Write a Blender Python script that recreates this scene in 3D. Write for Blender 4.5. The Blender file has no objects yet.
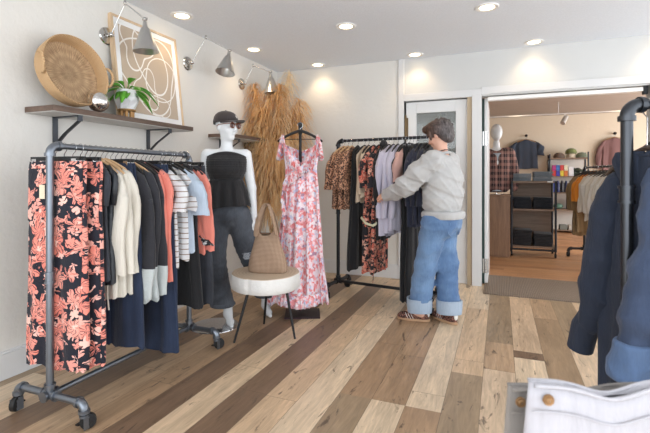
import bpy, bmesh, math, random
import numpy as np
from mathutils import Vector, Matrix, Euler
import openvdb
R=math.radians; PI=math.pi
C=bpy.context.scene.collection
rnd=random.Random(7)
# ---------------------------------------------------------------- materials
def lin(c):
    return tuple(((v/255)/12.92 if v/255<=.04045 else ((v/255+.055)/1.055)**2.4) for v in c)+(1,)
class NT:
    def __init__(s,name):
        s.m=bpy.data.materials.new(name); s.m.use_nodes=True; s.t=s.m.node_tree
        s.b=s.t.nodes['Principled BSDF']
    def n(s,ty,ins=None,**kw):
        o=s.t.nodes.new(ty)
        for k,v in kw.items(): setattr(o,k,v)
        for k,v in (ins or {}).items(): s.put(o.inputs[k],v)
        return o
    def put(s,sock,v):
        if isinstance(v,bpy.types.NodeSocket): s.t.links.new(v,sock)
        elif isinstance(v,bpy.types.Node): s.t.links.new(v.outputs[0],sock)
        else: sock.default_value=v
    def math(s,op,a,b=0.0,c=None,clamp=False):
        o=s.n('ShaderNodeMath',operation=op,use_clamp=clamp); s.put(o.inputs[0],a); s.put(o.inputs[1],b)
        if c is not None: s.put(o.inputs[2],c)
        return o.outputs[0]
    def mix(s,f,a,b,blend='MIX'):
        o=s.n('ShaderNodeMix',data_type='RGBA',blend_type=blend); s.put(o.inputs[0],f); s.put(o.inputs[6],a); s.put(o.inputs[7],b); return o.outputs[2]
    def coords(s,kind='Object',scale=(1,1,1),rand=False):
        c=s.n('ShaderNodeTexCoord').outputs[kind]
        m=s.n('ShaderNodeVectorMath',{0:c,1:scale},operation='MULTIPLY').outputs[0]
        if rand:
            r=s.n('ShaderNodeObjectInfo').outputs['Random']
            v=s.n('ShaderNodeCombineXYZ',{0:s.math('MULTIPLY',r,37.0),1:0.0,2:s.math('MULTIPLY',r,19.0)})
            m=s.n('ShaderNodeVectorMath',{0:m,1:v.outputs[0]},operation='ADD').outputs[0]
        return m
    def noise(s,vec,scale,detail=3,rough=.55,dist=0):
        return s.n('ShaderNodeTexNoise',{'Vector':vec,'Scale':scale,'Detail':detail,'Roughness':rough,'Distortion':dist})
    def ramp(s,f,stops,interp='LINEAR'):
        o=s.n('ShaderNodeValToRGB'); r=o.color_ramp; r.interpolation=interp
        while len(r.elements)<len(stops): r.elements.new(.5)
        for e,(p,c) in zip(r.elements,stops): e.position=p; e.color=c
        s.put(o.inputs[0],f); return o.outputs[0]
    def bump(s,h,strength=.3,dist=.01,prev=None):
        o=s.n('ShaderNodeBump',{'Height':h,'Strength':strength,'Distance':dist})
        if prev is not None: s.put(o.inputs['Normal'],prev)
        s.put(s.b.inputs['Normal'],o.outputs[0]); return o.outputs[0]
    def col(s,v): s.put(s.b.inputs['Base Color'],v)
    def set(s,**k):
        for a,v in k.items(): s.put(s.b.inputs[a.replace('_',' ')],v)
        return s
def plain(name,c,rough=.5,metal=0,var=.08,vs=6,bump=None,**kw):
    t=NT(name); t.set(Roughness=rough,Metallic=metal)
    co=t.coords()
    n=t.noise(co,vs).outputs[0]
    L=lin(c); lo=tuple(max(0,x*(1-var)) for x in L[:3])+(1,); hi=tuple(min(1,x*(1+var)) for x in L[:3])+(1,)
    t.col(t.mix(n,lo,hi))
    if bump: t.bump(t.noise(co,bump[0]).outputs[0],bump[1],bump[2] if len(bump)>2 else .005)
    for k,v in kw.items(): t.put(t.b.inputs[k.replace('_',' ')],v)
    return t.m
def cloth(name,c,rough=.9,var=.1,weave=260,sheen=.15,c2=None,scale=5,wr=.35):
    t=NT(name); t.set(Roughness=rough); t.set(Sheen_Weight=sheen)
    co=t.coords(rand=True)
    n=t.noise(co,scale,4).outputs[0]; f=t.noise(co,weave,2,.7).outputs[0]
    L=lin(c); lo=tuple(max(0,x*(1-var)) for x in L[:3])+(1,); hi=(lin(c2) if c2 else tuple(min(1,x*(1+var)) for x in L[:3])+(1,))
    b=t.mix(n,lo,hi); b=t.mix(t.math('MULTIPLY',f,.25),b,tuple(x*.6 for x in L[:3])+(1,)); t.col(b)
    vs=t.n('ShaderNodeVectorMath',{0:co,1:(1,1,.22)},operation='MULTIPLY').outputs[0]
    p=t.bump(t.noise(vs,26,4,.6,.4).outputs[0],wr,.02); t.bump(f,.25,.002,p)
    return t.m
def denim(name,c,c2,fade=.5,thread=True):
    t=NT(name); t.set(Roughness=.88,Sheen_Weight=.1); co=t.coords(rand=True)
    big=t.noise(co,3.5,4,.6).outputs[0]; st=t.noise(t.n('ShaderNodeVectorMath',{0:co,1:(1,1,.12)},operation='MULTIPLY').outputs[0],120,3,.7).outputs[0]
    f=t.math('ADD',t.math('MULTIPLY',t.math('SUBTRACT',big,.5),1.6),.5,clamp=True)
    b=t.mix(t.math('MULTIPLY',f,fade*2,clamp=True),lin(c),lin(c2))
    b=t.mix(t.math('MULTIPLY',st,.45),b,tuple(x*.45 for x in lin(c)[:3])+(1,)); t.col(b)
    vs=t.n('ShaderNodeVectorMath',{0:co,1:(1,1,.3)},operation='MULTIPLY').outputs[0]
    p=t.bump(t.noise(vs,20,4,.6,.6).outputs[0],.4,.02); t.bump(st,.3,.002,p)
    return t.m
def bloom(name,base,petals,accent,scale=9,fill=.8,leaf=None,warp=.35,soft=False,vein=True):
    """flower print: voronoi cells, each with a five-petalled shape"""
    t=NT(name); t.set(Roughness=.85,Sheen_Weight=.1)
    co=t.coords(scale=(1,.6,1),rand=True)
    nz=t.noise(co,scale*.9,3); w=t.n('ShaderNodeVectorMath',{0:nz.outputs[1],1:(.5,.5,.5)},operation='SUBTRACT').outputs[0]
    w=t.n('ShaderNodeVectorMath',{0:w,1:(warp/scale*2,)*3},operation='MULTIPLY').outputs[0]
    v=t.n('ShaderNodeVectorMath',{0:co,1:w},operation='ADD').outputs[0]
    def layer(sc,off):
        vv=t.n('ShaderNodeVectorMath',{0:v,1:(off,0,off*1.7)},operation='ADD').outputs[0]
        vo=t.n('ShaderNodeTexVoronoi',{'Vector':vv,'Scale':sc,'Randomness':.85})
        d=t.n('ShaderNodeVectorMath',{0:vv,1:vo.outputs['Position']},operation='SUBTRACT').outputs[0]
        sx=t.n('ShaderNodeSeparateXYZ',{0:d})
        ang=t.math('ARCTAN2',sx.outputs[2],sx.outputs[0])
        rr=t.math('MULTIPLY',vo.outputs['Distance'],1.0)
        hue=t.n('ShaderNodeSeparateColor',{0:vo.outputs['Color']})
        ang=t.math('ADD',ang,t.math('MULTIPLY',hue.outputs[0],6.28))
        pet=t.math('ABSOLUTE',t.math('SINE',t.math('MULTIPLY',ang,2.5)))
        lim=t.math('MULTIPLY',t.math('ADD',t.math('MULTIPLY',pet,.55),.45),fill)
        inside=t.math('LESS_THAN',rr,lim)
        ratio=t.math('DIVIDE',rr,lim)
        line=t.math('GREATER_THAN',t.math('SINE',t.math('ADD',t.math('MULTIPLY',ang,10.0),t.math('MULTIPLY',rr,14.0))),.72)
        return inside,ratio,hue,line
    i1,r1,h1,l1=layer(scale,0.0); i2,r2,h2,l2=layer(scale*1.9,3.3)
    pc=t.mix(t.math('ADD',t.math('MULTIPLY',h1.outputs[1],.6),t.math('MULTIPLY',r1,.4)),lin(petals[0]),lin(petals[1]))
    b=lin(base)
    if leaf:
        i2=t.math('MULTIPLY',i2,t.math('GREATER_THAN',h2.outputs[2],.35)); b=t.mix(i2,b,t.mix(h2.outputs[0],lin(leaf),lin(accent)))
    f1=t.math('MULTIPLY',i1,t.math('GREATER_THAN',h1.outputs[2],.1))
    b=t.mix(f1,b,pc)
    if vein: b=t.mix(t.math('MULTIPLY',t.math('MULTIPLY',f1,l1),.75),b,lin(base))
    b=t.mix(t.math('MULTIPLY',f1,t.math('LESS_THAN',r1,.22)),b,lin(accent)); t.col(b)
    t.bump(t.noise(co,14,4,.6,.6).outputs[0],.35,.02)
    return t.m
def leopard(name,base,mid,dark,scale=45):
    t=NT(name); t.set(Roughness=.85); co=t.coords(scale=(1,1,.8),rand=True)
    nz=t.noise(co,scale*.7,2); v=t.n('ShaderNodeVectorMath',{0:co,1:t.n('ShaderNodeVectorMath',{0:nz.outputs[1],1:(.016,)*3},operation='MULTIPLY').outputs[0]},operation='ADD').outputs[0]
    vo=t.n('ShaderNodeTexVoronoi',{'Vector':v,'Scale':scale}); d=vo.outputs['Distance']
    b=t.ramp(d,[(0,lin(mid)),(.22,lin(mid)),(.27,lin(dark)),(.5,lin(dark)),(.56,lin(base)),(1,lin(base))]); t.col(b)
    t.bump(t.noise(co,14,4).outputs[0],.35,.02); return t.m
def bands(name,base,c,axis=2,period=.035,duty=.25,c2=None):
    t=NT(name); t.set(Roughness=.85); co=t.coords(); sx=t.n('ShaderNodeSeparateXYZ',{0:co})
    w=t.math('ADD',sx.outputs[axis],t.math('MULTIPLY',t.noise(co,8).outputs[0],.008))
    f=t.math('FRACT',t.math('DIVIDE',w,period)); m=t.math('LESS_THAN',f,duty)
    b=t.mix(m,lin(base),lin(c))
    if c2:
        m2=t.math('LESS_THAN',t.math('FRACT',t.math('DIVIDE',w,period*.5)),.14); b=t.mix(m2,b,lin(c2)); b=t.mix(m,b,lin(c))
    t.col(b); t.bump(t.noise(co,14,4).outputs[0],.3,.02); return t.m
def plaid(name,a,b,c,p=.09):
    t=NT(name); t.set(Roughness=.9); co=t.coords(); sx=t.n('ShaderNodeSeparateXYZ',{0:co})
    fx=t.math('LESS_THAN',t.math('FRACT',t.math('DIVIDE',sx.outputs[0],p)),.5); fz=t.math('LESS_THAN',t.math('FRACT',t.math('DIVIDE',sx.outputs[2],p)),.5)
    lx=t.math('LESS_THAN',t.math('FRACT',t.math('DIVIDE',t.math('ADD',sx.outputs[0],p*.25),p*.5)),.12)
    k=t.mix(t.math('MULTIPLY',t.math('ADD',fx,fz),.5),lin(a),lin(b)); k=t.mix(t.math('MULTIPLY',lx,.6),k,lin(c)); t.col(k); return t.m
def sweater_block(name,top,low,z):
    t=NT(name); t.set(Roughness=.95,Sheen_Weight=.15); co=t.coords(); sx=t.n('ShaderNodeSeparateXYZ',{0:co})
    zz=t.math('ADD',sx.outputs[2],t.math('MULTIPLY',t.noise(co,6).outputs[0],.02))
    f=t.noise(co,220,2).outputs[0]
    k=t.mix(t.math('LESS_THAN',zz,z),lin(top),lin(low)); k=t.mix(t.math('MULTIPLY',f,.25),k,(0.02,.02,.02,1)); t.col(k)
    p=t.bump(t.noise(co,14,4,.6,.6).outputs[0],.35,.02); t.bump(f,.3,.002,p); return t.m
def glow(name,c,e,strength):
    t=NT(name); t.set(Roughness=.4); t.col(lin(c)); t.set(Emission_Color=lin(e),Emission_Strength=strength); return t.m
def wood(name,a,b,axis=1,scale=10,rough=.5,dark=None):
    t=NT(name); t.set(Roughness=rough)
    s=[1,1,1]; s[axis]=.08; co=t.coords(scale=tuple(s))
    n=t.noise(co,scale*3,5,.65,.8).outputs[0]; n2=t.noise(co,scale*14,3,.7).outputs[0]
    f=t.math('ADD',t.math('MULTIPLY',n,.75),t.math('MULTIPLY',n2,.35))
    t.col(t.ramp(f,[(.32,lin(a)),(.72,lin(b))])); t.bump(n2,.15,.003); return t.m
# ---------------------------------------------------------------- mesh builder
class MB:
    def __init__(s): s.b=bmesh.new()
    def box(s,c,sz,rot=None,bev=0):
        r=bmesh.ops.create_cube(s.b,size=1); vs=r['verts']
        bmesh.ops.scale(s.b,vec=sz,verts=vs)
        if bev:
            es=list({e for v in vs for e in v.link_edges}); q=bmesh.ops.bevel(s.b,geom=es,offset=bev,segments=2,affect='EDGES',profile=.5)
            vs=list({v for f in q['faces'] for v in f.verts}|{v for v in vs if v.is_valid})
        if rot is not None: bmesh.ops.rotate(s.b,cent=(0,0,0),matrix=Euler(rot).to_matrix(),verts=vs)
        bmesh.ops.translate(s.b,vec=c,verts=vs); return s
    def rings(s,rings,cap0=True,cap1=True,closed=True):
        V=[[s.b.verts.new(p) for p in r] for r in rings]; n=len(V[0])
        for a,b in zip(V[:-1],V[1:]):
            for i in range(n if closed else n-1):
                j=(i+1)%n
                try: s.b.faces.new((a[i],a[j],b[j],b[i]))
                except ValueError: pass
        if cap0 and closed: s.b.faces.new(V[0][::-1])
        if cap1 and closed: s.b.faces.new(V[-1])
        return s
    def cyl(s,p0,p1,r0,r1=None,seg=16,caps=True):
        r1=r0 if r1 is None else r1; p0=Vector(p0); p1=Vector(p1); t=(p1-p0).normalized()
        a=t.orthogonal().normalized(); b=t.cross(a)
        f=lambda p,r:[p+a*(r*math.cos(2*PI*i/seg))+b*(r*math.sin(2*PI*i/seg)) for i in range(seg)]
        return s.rings([f(p0,r0),f(p1,r1)],caps,caps)
    def tube(s,pts,r,seg=12,caps=True,flat=1,ref=None):
        pts=[Vector(p) for p in pts]; n=len(pts)
        rr=r if isinstance(r,(list,tuple)) else [r]*n
        a=None; out=[]
        for i,p in enumerate(pts):
            t=(pts[min(i+1,n-1)]-pts[max(i-1,0)]).normalized()
            if a is None:
                a=(Vector(ref) if ref else t.orthogonal()); a=(a-t*a.dot(t)).normalized()
            else: a=(a-t*a.dot(t)).normalized()
            b=t.cross(a)
            out.append([p+a*(rr[i]*math.cos(2*PI*k/seg))+b*(rr[i]*flat*math.sin(2*PI*k/seg)) for k in range(seg)])
        return s.rings(out,caps,caps)
    def lathe(s,prof,c=(0,0,0),seg=32,rot=None,cap0=False,cap1=False):
        c=Vector(c); m=Euler(rot).to_matrix() if rot is not None else Matrix.Identity(3)
        return s.rings([[c+m@Vector((r*math.cos(2*PI*i/seg),r*math.sin(2*PI*i/seg),z)) for i in range(seg)] for r,z in prof],cap0,cap1)
    def ell(s,c,r,rot=None,seg=20):
        q=bmesh.ops.create_uvsphere(s.b,u_segments=seg,v_segments=seg*2//3,radius=1); vs=q['verts']
        bmesh.ops.scale(s.b,vec=r if isinstance(r,(tuple,list)) else (r,)*3,verts=vs)
        if rot is not None: bmesh.ops.rotate(s.b,cent=(0,0,0),matrix=Euler(rot).to_matrix(),verts=vs)
        bmesh.ops.translate(s.b,vec=c,verts=vs); return s
    def torus(s,c,R_,r,rot=None,seg=32,k=10,a0=0,a1=2*PI):
        c=Vector(c); m=Euler(rot).to_matrix() if rot is not None else Matrix.Identity(3)
        full=abs(a1-a0-2*PI)<1e-6; N=seg if full else seg+1
        ring=[]
        for i in range(N+(1 if full else 0)):
            a=a0+(a1-a0)*i/seg
            ring.append([c+m@Vector(((R_+r*math.cos(2*PI*j/k))*math.cos(a),(R_+r*math.cos(2*PI*j/k))*math.sin(a),r*math.sin(2*PI*j/k))) for j in range(k)])
        return s.rings(ring,not full,not full)
    def poly(s,pts,th,axis=1):
        """extruded outline: pts 2D in the plane normal to axis, centred thickness th"""
        def P(u,v,w): return {0:(w,u,v),1:(u,w,v),2:(u,v,w)}[axis]
        return s.rings([[P(u,v,-th/2) for u,v in pts],[P(u,v,th/2) for u,v in pts]])
    def build(s,name,mat,parent=None,smooth=True,bevel=0,subsurf=0,loc=None,rot=None,solid=0,ang=40):
        me=bpy.data.meshes.new(name); bmesh.ops.recalc_face_normals(s.b,faces=s.b.faces[:]); s.b.to_mesh(me); s.b.free()
        for p in me.polygons: p.use_smooth=smooth
        o=bpy.data.objects.new(name,me); C.objects.link(o); me.materials.append(mat)
        if parent is not None: o.parent=parent
        if loc is not None: o.location=loc
        if rot is not None: o.rotation_euler=rot
        if solid: m=o.modifiers.new('s','SOLIDIFY'); m.thickness=solid; m.offset=0
        if bevel: m=o.modifiers.new('b','BEVEL'); m.width=bevel; m.segments=2; m.limit_method='ANGLE'
        if subsurf: m=o.modifiers.new('u','SUBSURF'); m.levels=subsurf; m.render_levels=subsurf
        if smooth and ang<180: me.set_sharp_from_angle(angle=R(ang))
        return o
def tag(o,label,cat,group=None):
    o['label']=label; o['category']=cat
    if group: o['group']=group
    return o
def struct(o): o['kind']='structure'; return o
def thing(name,label,cat,loc=(0,0,0),rz=0,group=None):
    o=bpy.data.objects.new(name,None); C.objects.link(o); o.empty_display_size=.05
    o.location=loc; o.rotation_euler=(0,0,rz); return tag(o,label,cat,group)
# ---------------------------------------------------------------- signed-distance modelling
def rotm(e): return np.array(Euler(e).to_matrix())
class SDF:
    def __init__(s,lo,hi,vox):
        s.vox=vox; s.lo=np.array(lo,float); n=np.ceil((np.array(hi)-s.lo)/vox).astype(int)+1
        g=np.mgrid[0:n[0],0:n[1],0:n[2]].astype(np.float32)*vox
        s.X=g[0]+s.lo[0]; s.Y=g[1]+s.lo[1]; s.Z=g[2]+s.lo[2]; s.d=np.full(n,1.,np.float32)
    def _sl(s,lo,hi):
        a=np.maximum(((np.array(lo)-s.lo)/s.vox).astype(int)-1,0); b=np.minimum(((np.array(hi)-s.lo)/s.vox).astype(int)+2,s.d.shape)
        return tuple(slice(int(x),int(max(y,x))) for x,y in zip(a,b))
    def _un(s,sl,v,k,sub=False):
        d=s.d[sl]
        if d.size==0: return
        if sub:
            v=-v; h=np.clip(.5-.5*(d-v)/k,0,1); s.d[sl]=d*(1-h)+v*h+k*h*(1-h)
        else:
            h=np.clip(.5+.5*(d-v)/k,0,1); s.d[sl]=d*(1-h)+v*h-k*h*(1-h)
    def cap(s,p,q,r0,r1=None,k=.02,sq=(1,1,1),sub=False):
        r1=r0 if r1 is None else r1; p=np.array(p,float); q=np.array(q,float); m=max(r0,r1)*max(1/min(sq),1)+k*2+.02
        sl=s._sl(np.minimum(p,q)-m,np.maximum(p,q)+m)
        P=[(A[sl]-c)/f for A,c,f in zip((s.X,s.Y,s.Z),p,sq)]; D=(q-p)/np.array(sq); L=float(D@D)+1e-9
        t=np.clip((P[0]*D[0]+P[1]*D[1]+P[2]*D[2])/L,0,1)
        v=np.sqrt((P[0]-t*D[0])**2+(P[1]-t*D[1])**2+(P[2]-t*D[2])**2)-(r0+(r1-r0)*t)
        s._un(sl,v*min(min(sq),1),k,sub); return s
    def ell(s,c,r,rot=None,k=.02,sub=False):
        c=np.array(c,float); m=max(r)+k*2+.02; sl=s._sl(c-m,c+m)
        P=np.stack([A[sl]-x for A,x in zip((s.X,s.Y,s.Z),c)])
        if rot is not None: P=np.tensordot(rotm(rot).T,P,1)
        r=np.array(r,float)[:,None,None,None]
        k0=np.sqrt(((P/r)**2).sum(0)); k1=np.sqrt(((P/(r*r))**2).sum(0))+1e-6
        s._un(sl,(k0*(k0-1)/k1).astype(np.float32),k,sub); return s
    def chain(s,pts,rs,k=.02,sq=(1,1,1)):
        for i in range(len(pts)-1): s.cap(pts[i],pts[i+1],rs[i],rs[i+1],k,sq)
        return s
    def cut(s,n,d):
        """keep the side where n.x < d"""
        s.d=np.maximum(s.d,s.X*n[0]+s.Y*n[1]+s.Z*n[2]-d); return s
    def disp(s,fn): s.d=s.d+fn(s.X,s.Y,s.Z).astype(np.float32); return s
    def build(s,name,mat,parent=None,loc=None,rot=None,smooth=2):
        g=openvdb.FloatGrid(background=1.0); g.copyFromArray(np.ascontiguousarray(s.d,dtype=np.float32))
        p,q=g.convertToQuads(0.0)[:2]; p=p*s.vox+s.lo
        me=bpy.data.meshes.new(name); me.from_pydata(p.tolist(),[],q[:,::-1].tolist()); me.update()
        me.polygons.foreach_set('use_smooth',[True]*len(me.polygons))
        o=bpy.data.objects.new(name,me); C.objects.link(o); me.materials.append(mat)
        if parent is not None: o.parent=parent
        if loc is not None: o.location=loc
        if rot is not None: o.rotation_euler=rot
        if smooth: m=o.modifiers.new('sm','SMOOTH'); m.factor=.5; m.iterations=smooth
        return o
def wr(seed,amp,f=(18,18,9),n=5):
    r=random.Random(seed); W=[([r.uniform(-1,1)*f[0],r.uniform(-1,1)*f[1],r.uniform(-1,1)*f[2]],r.uniform(0,6.28)) for _ in range(n)]
    def fn(X,Y,Z):
        o=0
        for i,(k,p) in enumerate(W): o=o+np.sin(X*k[0]+Y*k[1]+Z*k[2]+p+1.3*np.sin(Z*k[1]*.7+p))
        return o*amp/n**.5
    return fn

def ridge(seed,amp,f=30,n=4,sharp=3):
    """crease lines: narrow ridges running diagonally, as in crumpled cloth"""
    r=random.Random(seed); W=[(r.uniform(-1,1)*f,r.uniform(-1,1)*f,r.uniform(.5,1.2)*f*r.choice((-1,1)),r.uniform(0,6.28)) for _ in range(n)]
    def fn(X,Y,Z):
        o=0
        for a,b,c,p in W: o=o+(1-np.abs(np.sin(.5*(X*a+Y*b+Z*c+p+1.6*np.sin(X*f*.35+p)+1.4*np.sin(Z*f*.3+2*p)))))**sharp
        return -amp*o
    return fn
LE=6.5; WE=45; SE=15; WW=2.85; BE=230; EXPO=0.0
# ================================================================ SETTING
H=2.56; XW=-2.71; YB=5.03; YR=10.95; HR=2.62
def wall_mat(name,c,kind='rough'):
    t=NT(name); t.set(Roughness=.75); co=t.coords()
    n=t.noise(co,1.3,3).outputs[0]; L=lin(c); t.col(t.mix(n,tuple(x*.96 for x in L[:3])+(1,),L))
    a=t.noise(co,26,5,.6,.4).outputs[0]; b=t.noise(co,7,3).outputs[0]
    p=t.bump(a,.28,.008); t.bump(b,.25,.02,p); return t.m
m_wall=wall_mat('wall_plaster',(226,223,217))
m_panel=plain('painted_panel',(208,208,206),.45,var=.02)
m_trim=plain('white_trim',(218,218,218),.35,var=.02)
m_backwall=wall_mat('tan_wall_plaster',(226,212,190))
def ceil_mat():
    t=NT('stipple_ceiling'); t.set(Roughness=.9); co=t.coords(); a=t.noise(co,70,4,.7).outputs[0]
    t.col(t.mix(a,lin((218,222,228)),lin((242,246,252)))); t.bump(a,.5,.008); return t.m
m_ceil=ceil_mat()
def plank_mat(name,cols,pw=.181,over=(),u0=0.0,pl=1.5,rough=.38,axis=0,dark=.75):
    t=NT(name); co=t.coords(); sx=t.n('ShaderNodeSeparateXYZ',{0:co})
    U=t.math('SUBTRACT',sx.outputs[axis],u0); V=sx.outputs[1-axis]
    iu=t.math('FLOOR',t.math('DIVIDE',U,pw)); fu=t.math('FRACT',t.math('DIVIDE',U,pw))
    off=t.n('ShaderNodeTexWhiteNoise',{'W':iu},noise_dimensions='1D').outputs[0]
    vv=t.math('ADD',t.math('DIVIDE',V,pl),t.math('MULTIPLY',off,7.3)); iv=t.math('FLOOR',vv); fv=t.math('FRACT',vv)
    wn=t.n('ShaderNodeTexWhiteNoise',{'Vector':t.n('ShaderNodeCombineXYZ',{0:iu,1:iv,2:0.0}).outputs[0]},noise_dimensions='3D')
    r=wn.outputs[0]; sc=t.n('ShaderNodeSeparateColor',{0:wn.outputs[1]})
    for k,a,b,val in over:
        m=t.math('MULTIPLY',t.math('COMPARE',iu,float(k),.1),t.math('MULTIPLY',t.math('GREATER_THAN',V,a),t.math('LESS_THAN',V,b)))
        r=t.math('ADD',t.math('MULTIPLY',r,t.math('SUBTRACT',1.0,m)),t.math('MULTIPLY',m,val))
    base=t.ramp(r,[(i/len(cols),lin(c)) for i,c in enumerate(cols)],'CONSTANT')
    gv=t.n('ShaderNodeCombineXYZ',{0:t.math('ADD',U,t.math('MULTIPLY',sc.outputs[0],9.0)),1:t.math('MULTIPLY',V,.1),2:t.math('MULTIPLY',sc.outputs[1],5.0)}).outputs[0]
    g=t.noise(gv,45,6,.65,1.2).outputs[0]; g2=t.noise(gv,9,4,.6,1.5).outputs[0]
    k=t.math('ADD',.5,t.math('MULTIPLY',g,.95))
    k=t.math('MULTIPLY',k,t.math('ADD',.6,t.math('MULTIPLY',g2,.8)))
    col=t.mix(1.0,base,t.n('ShaderNodeCombineColor',{0:k,1:k,2:k}).outputs[0],'MULTIPLY')
    # mineral streaks and knots
    kn=t.n('ShaderNodeCombineXYZ',{0:U,1:t.math('MULTIPLY',V,.22),2:sc.outputs[2]}).outputs[0]
    s1=t.noise(kn,8.5,5,.68,2.6).outputs[0]; st=t.ramp(s1,[(.60,(0,0,0,1)),(.67,(1,1,1,1))])
    col=t.mix(t.math('MULTIPLY',st,dark),col,lin((66,52,44)))
    eu=t.math('LESS_THAN',t.math('MINIMUM',fu,t.math('SUBTRACT',1.0,fu)),.008); ev=t.math('LESS_THAN',fv,.002)
    e=t.math('MAXIMUM',eu,ev); col=t.mix(t.math('MULTIPLY',e,.6),col,lin((70,52,40)))
    t.col(col); t.set(Roughness=t.math('ADD',rough-.08,t.math('MULTIPLY',g2,.2)))
    p=t.bump(g,.12,.003); t.bump(t.math('SUBTRACT',1.0,e),.4,.002,p); return t.m
m_floor=plank_mat('hickory_plank_floor',[(200,172,142),(122,98,78),(206,180,149),(164,135,106),(200,171,139),(158,132,104),(212,189,160),(178,149,119),(154,132,106),(204,179,151)],u0=.01,over=((-7,-3,2.9,.15),(-6,-3,3.2,.45),(-8,-3,3.6,.25),(-5,-3,2.7,.65),(-9,-3,3.7,.15),(-10,-3,3,.35),(-11,2.0,2.7,.15),(-11,-3,2.0,.75),(-4,.5,2.83,.35),(-4,2.83,5,.05),(-3,.5,2.39,.35),(-3,2.39,3.6,.75),(-2,.5,3.3,.65),(-1,1,2.4,.45),(-1,2.4,5,.65),(0,1.6,3.95,.85),(1,3.0,4.2,.85),(1,1.5,3.0,.05)))
m_floor2=plank_mat('oak_plank_floor',[(186,138,98),(176,126,88),(196,148,108),(168,120,84),(190,144,104),(180,134,96)],pw=.13,pl=1.2,axis=1,dark=.15)
def quadbox(name,lo,hi,mat,kind=True):
    c=[(a+b)/2 for a,b in zip(lo,hi)]; s=[b-a for a,b in zip(lo,hi)]
    o=MB().box((0,0,0),s).build(name,mat,smooth=False,loc=c)
    if kind: struct(o)
    return o
def boxes(name,lst,mat,bev=0):
    m=MB()
    for lo,hi in lst: m.box([(a+b)/2 for a,b in zip(lo,hi)],[b-a for a,b in zip(lo,hi)])
    o=m.build(name,mat,smooth=False,bevel=bev); return struct(o)
XO0,XO1,HO=-.185,1.34,2.075     # wide opening
XD0,XD1=-1.02,-.33              # white door
XRW=3.4
quadbox('floor',(XW-.1,-1.6,-.06),(2.6,YB+.06,0),m_floor)
quadbox('floor_backroom',(-3.2,YB+.06,-.06),(5.2,YR+.1,0),m_floor2)
quadbox('ceiling',(XW-.1,-1.0,H),(2.8,YB+.02,H+.08),m_ceil)
quadbox('wall_left',(XW-.1,-1.6,0),(XW,YB+.1,H),m_wall)
# back wall: rough plaster part, then smooth panelled part around the door and opening
quadbox('wall_back',(XW,YB,0),(-1.10,YB+.12,H),m_wall)
boxes('wall_back_panel',[((-1.10,YB,2.07),(XO0,YB+.12,H)),((XO0,YB,HO),(XO1,YB+.12,2.575)),((XO1,YB,0),(XRW,YB+.12,H)),((XD1,YB+.02,0),(XO0,YB+.12,2.07))],m_panel)
boxes('trim_1',[((-1.10,YB-.022,0),(-1.035,YB,H)),((-1.035,YB-.022,2.07),(XO0+.0,YB,2.15)),((XO0,YB-.022,2.09),(XRW,YB,2.17)),((-.285,YB-.03,0),(XO0,YB+.12,2.09)),((XO1,YB-.03,0),(XO1+.09,YB+.12,2.09))],m_trim,.003)
quadbox('trim_2',(-.335,YB-.012,0),(-.287,YB+.02,2.07),plain('tan_jamb',(186,166,138),.5))
boxes('baseboard_left',[((XW,-1.6,0),(XW+.018,YB,.15)),((XW,-1.6,.15),(XW+.012,YB,.165))],m_trim,.002)
boxes('baseboard_back',[((XW,YB-.018,0),(-1.10,YB,.15)),((XW,YB-.012,.15),(-1.10,YB,.165))],m_trim,.002)
# back room shell
quadbox('wall_backroom',(-3.2,YR,0),(5.2,YR+.1,3.2),m_backwall)
quadbox('wall_backroom_left',(-3.2,YB+.12,0),(-3.1,YR,3.2),m_backwall)
quadbox('wall_backroom_right',(5.1,YB+.12,0),(5.2,YR,3.2),m_backwall)
m_ceil2=plain('backroom_ceiling',(186,176,166),.9,bump=(50,.4))
quadbox('ceiling_backroom',(-3.2,YB+.12,2.575),(5.2,YR,2.65),m_ceil2)
# door in the back wall
m_door=plain('door_white',(228,228,227),.35,var=.015)
m_glass=NT('window_glass'); m_glass.set(Roughness=.05,Metallic=0.0); m_glass.col((.9,.95,.93,1)); m_glass.set(Transmission_Weight=.85,IOR=1.45); m_glass=m_glass.m
m_steel=plain('brushed_steel',(190,190,188),.25,1,.04)
m_nickel=plain('polished_nickel',(205,203,200),.12,1,.03)
m_brass=plain('aged_brass',(112,92,66),.4,.8,.1)
m_black=plain('black_metal',(28,28,30),.45,.3,.1)
dr=bpy.data.objects.new('door_1',None); C.objects.link(dr); dr.location=(XD0,YB+.03,0); struct(dr)
W=XD1-XD0
m=MB()
for lo,hi in [((0,0,0),(.12,.04,2.06)),((W-.13,0,0),(W,.04,2.06)),((.12,0,1.93),(W-.13,.04,2.06)),((.12,0,.0),(W-.13,.04,.28)),((.12,0,.95),(W-.13,.04,1.1))]:
    m.box([(a+b)/2 for a,b in zip(lo,hi)],[b-a for a,b in zip(lo,hi)])
m.build('door_frame',m_door,dr,smooth=False,bevel=.004)
MB().box((W/2-.005,.022,.615),(W-.27,.016,.67)).build('door_panel',m_door,dr,smooth=False)
MB().box((W/2-.005,.02,1.515),(W-.25,.006,.83)).build('door_glass',m_glass,dr,smooth=False)
m=MB(); m.cyl((.0,-.028,1.64),(.0,-.028,1.9),.013); m.ell((0,-.028,1.9),.012); m.ell((0,-.028,1.63),.015)
for z in (1.7,1.77,1.84): m.cyl((0,-.028,z),(0,-.028,z+.008),.016)
m.box((.012,-.01,1.77),(.03,.008,.22)); m.build('spring_hinge',m_brass,dr)
MB().lathe([(.001,.0),(.012,.0),(.01,.03),(.028,.045),(.03,.06),(.02,.072),(.001,.075)],(W-.06,0,1.0),rot=(R(90),0,0)).build('door_knob',m_brass,dr)
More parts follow.
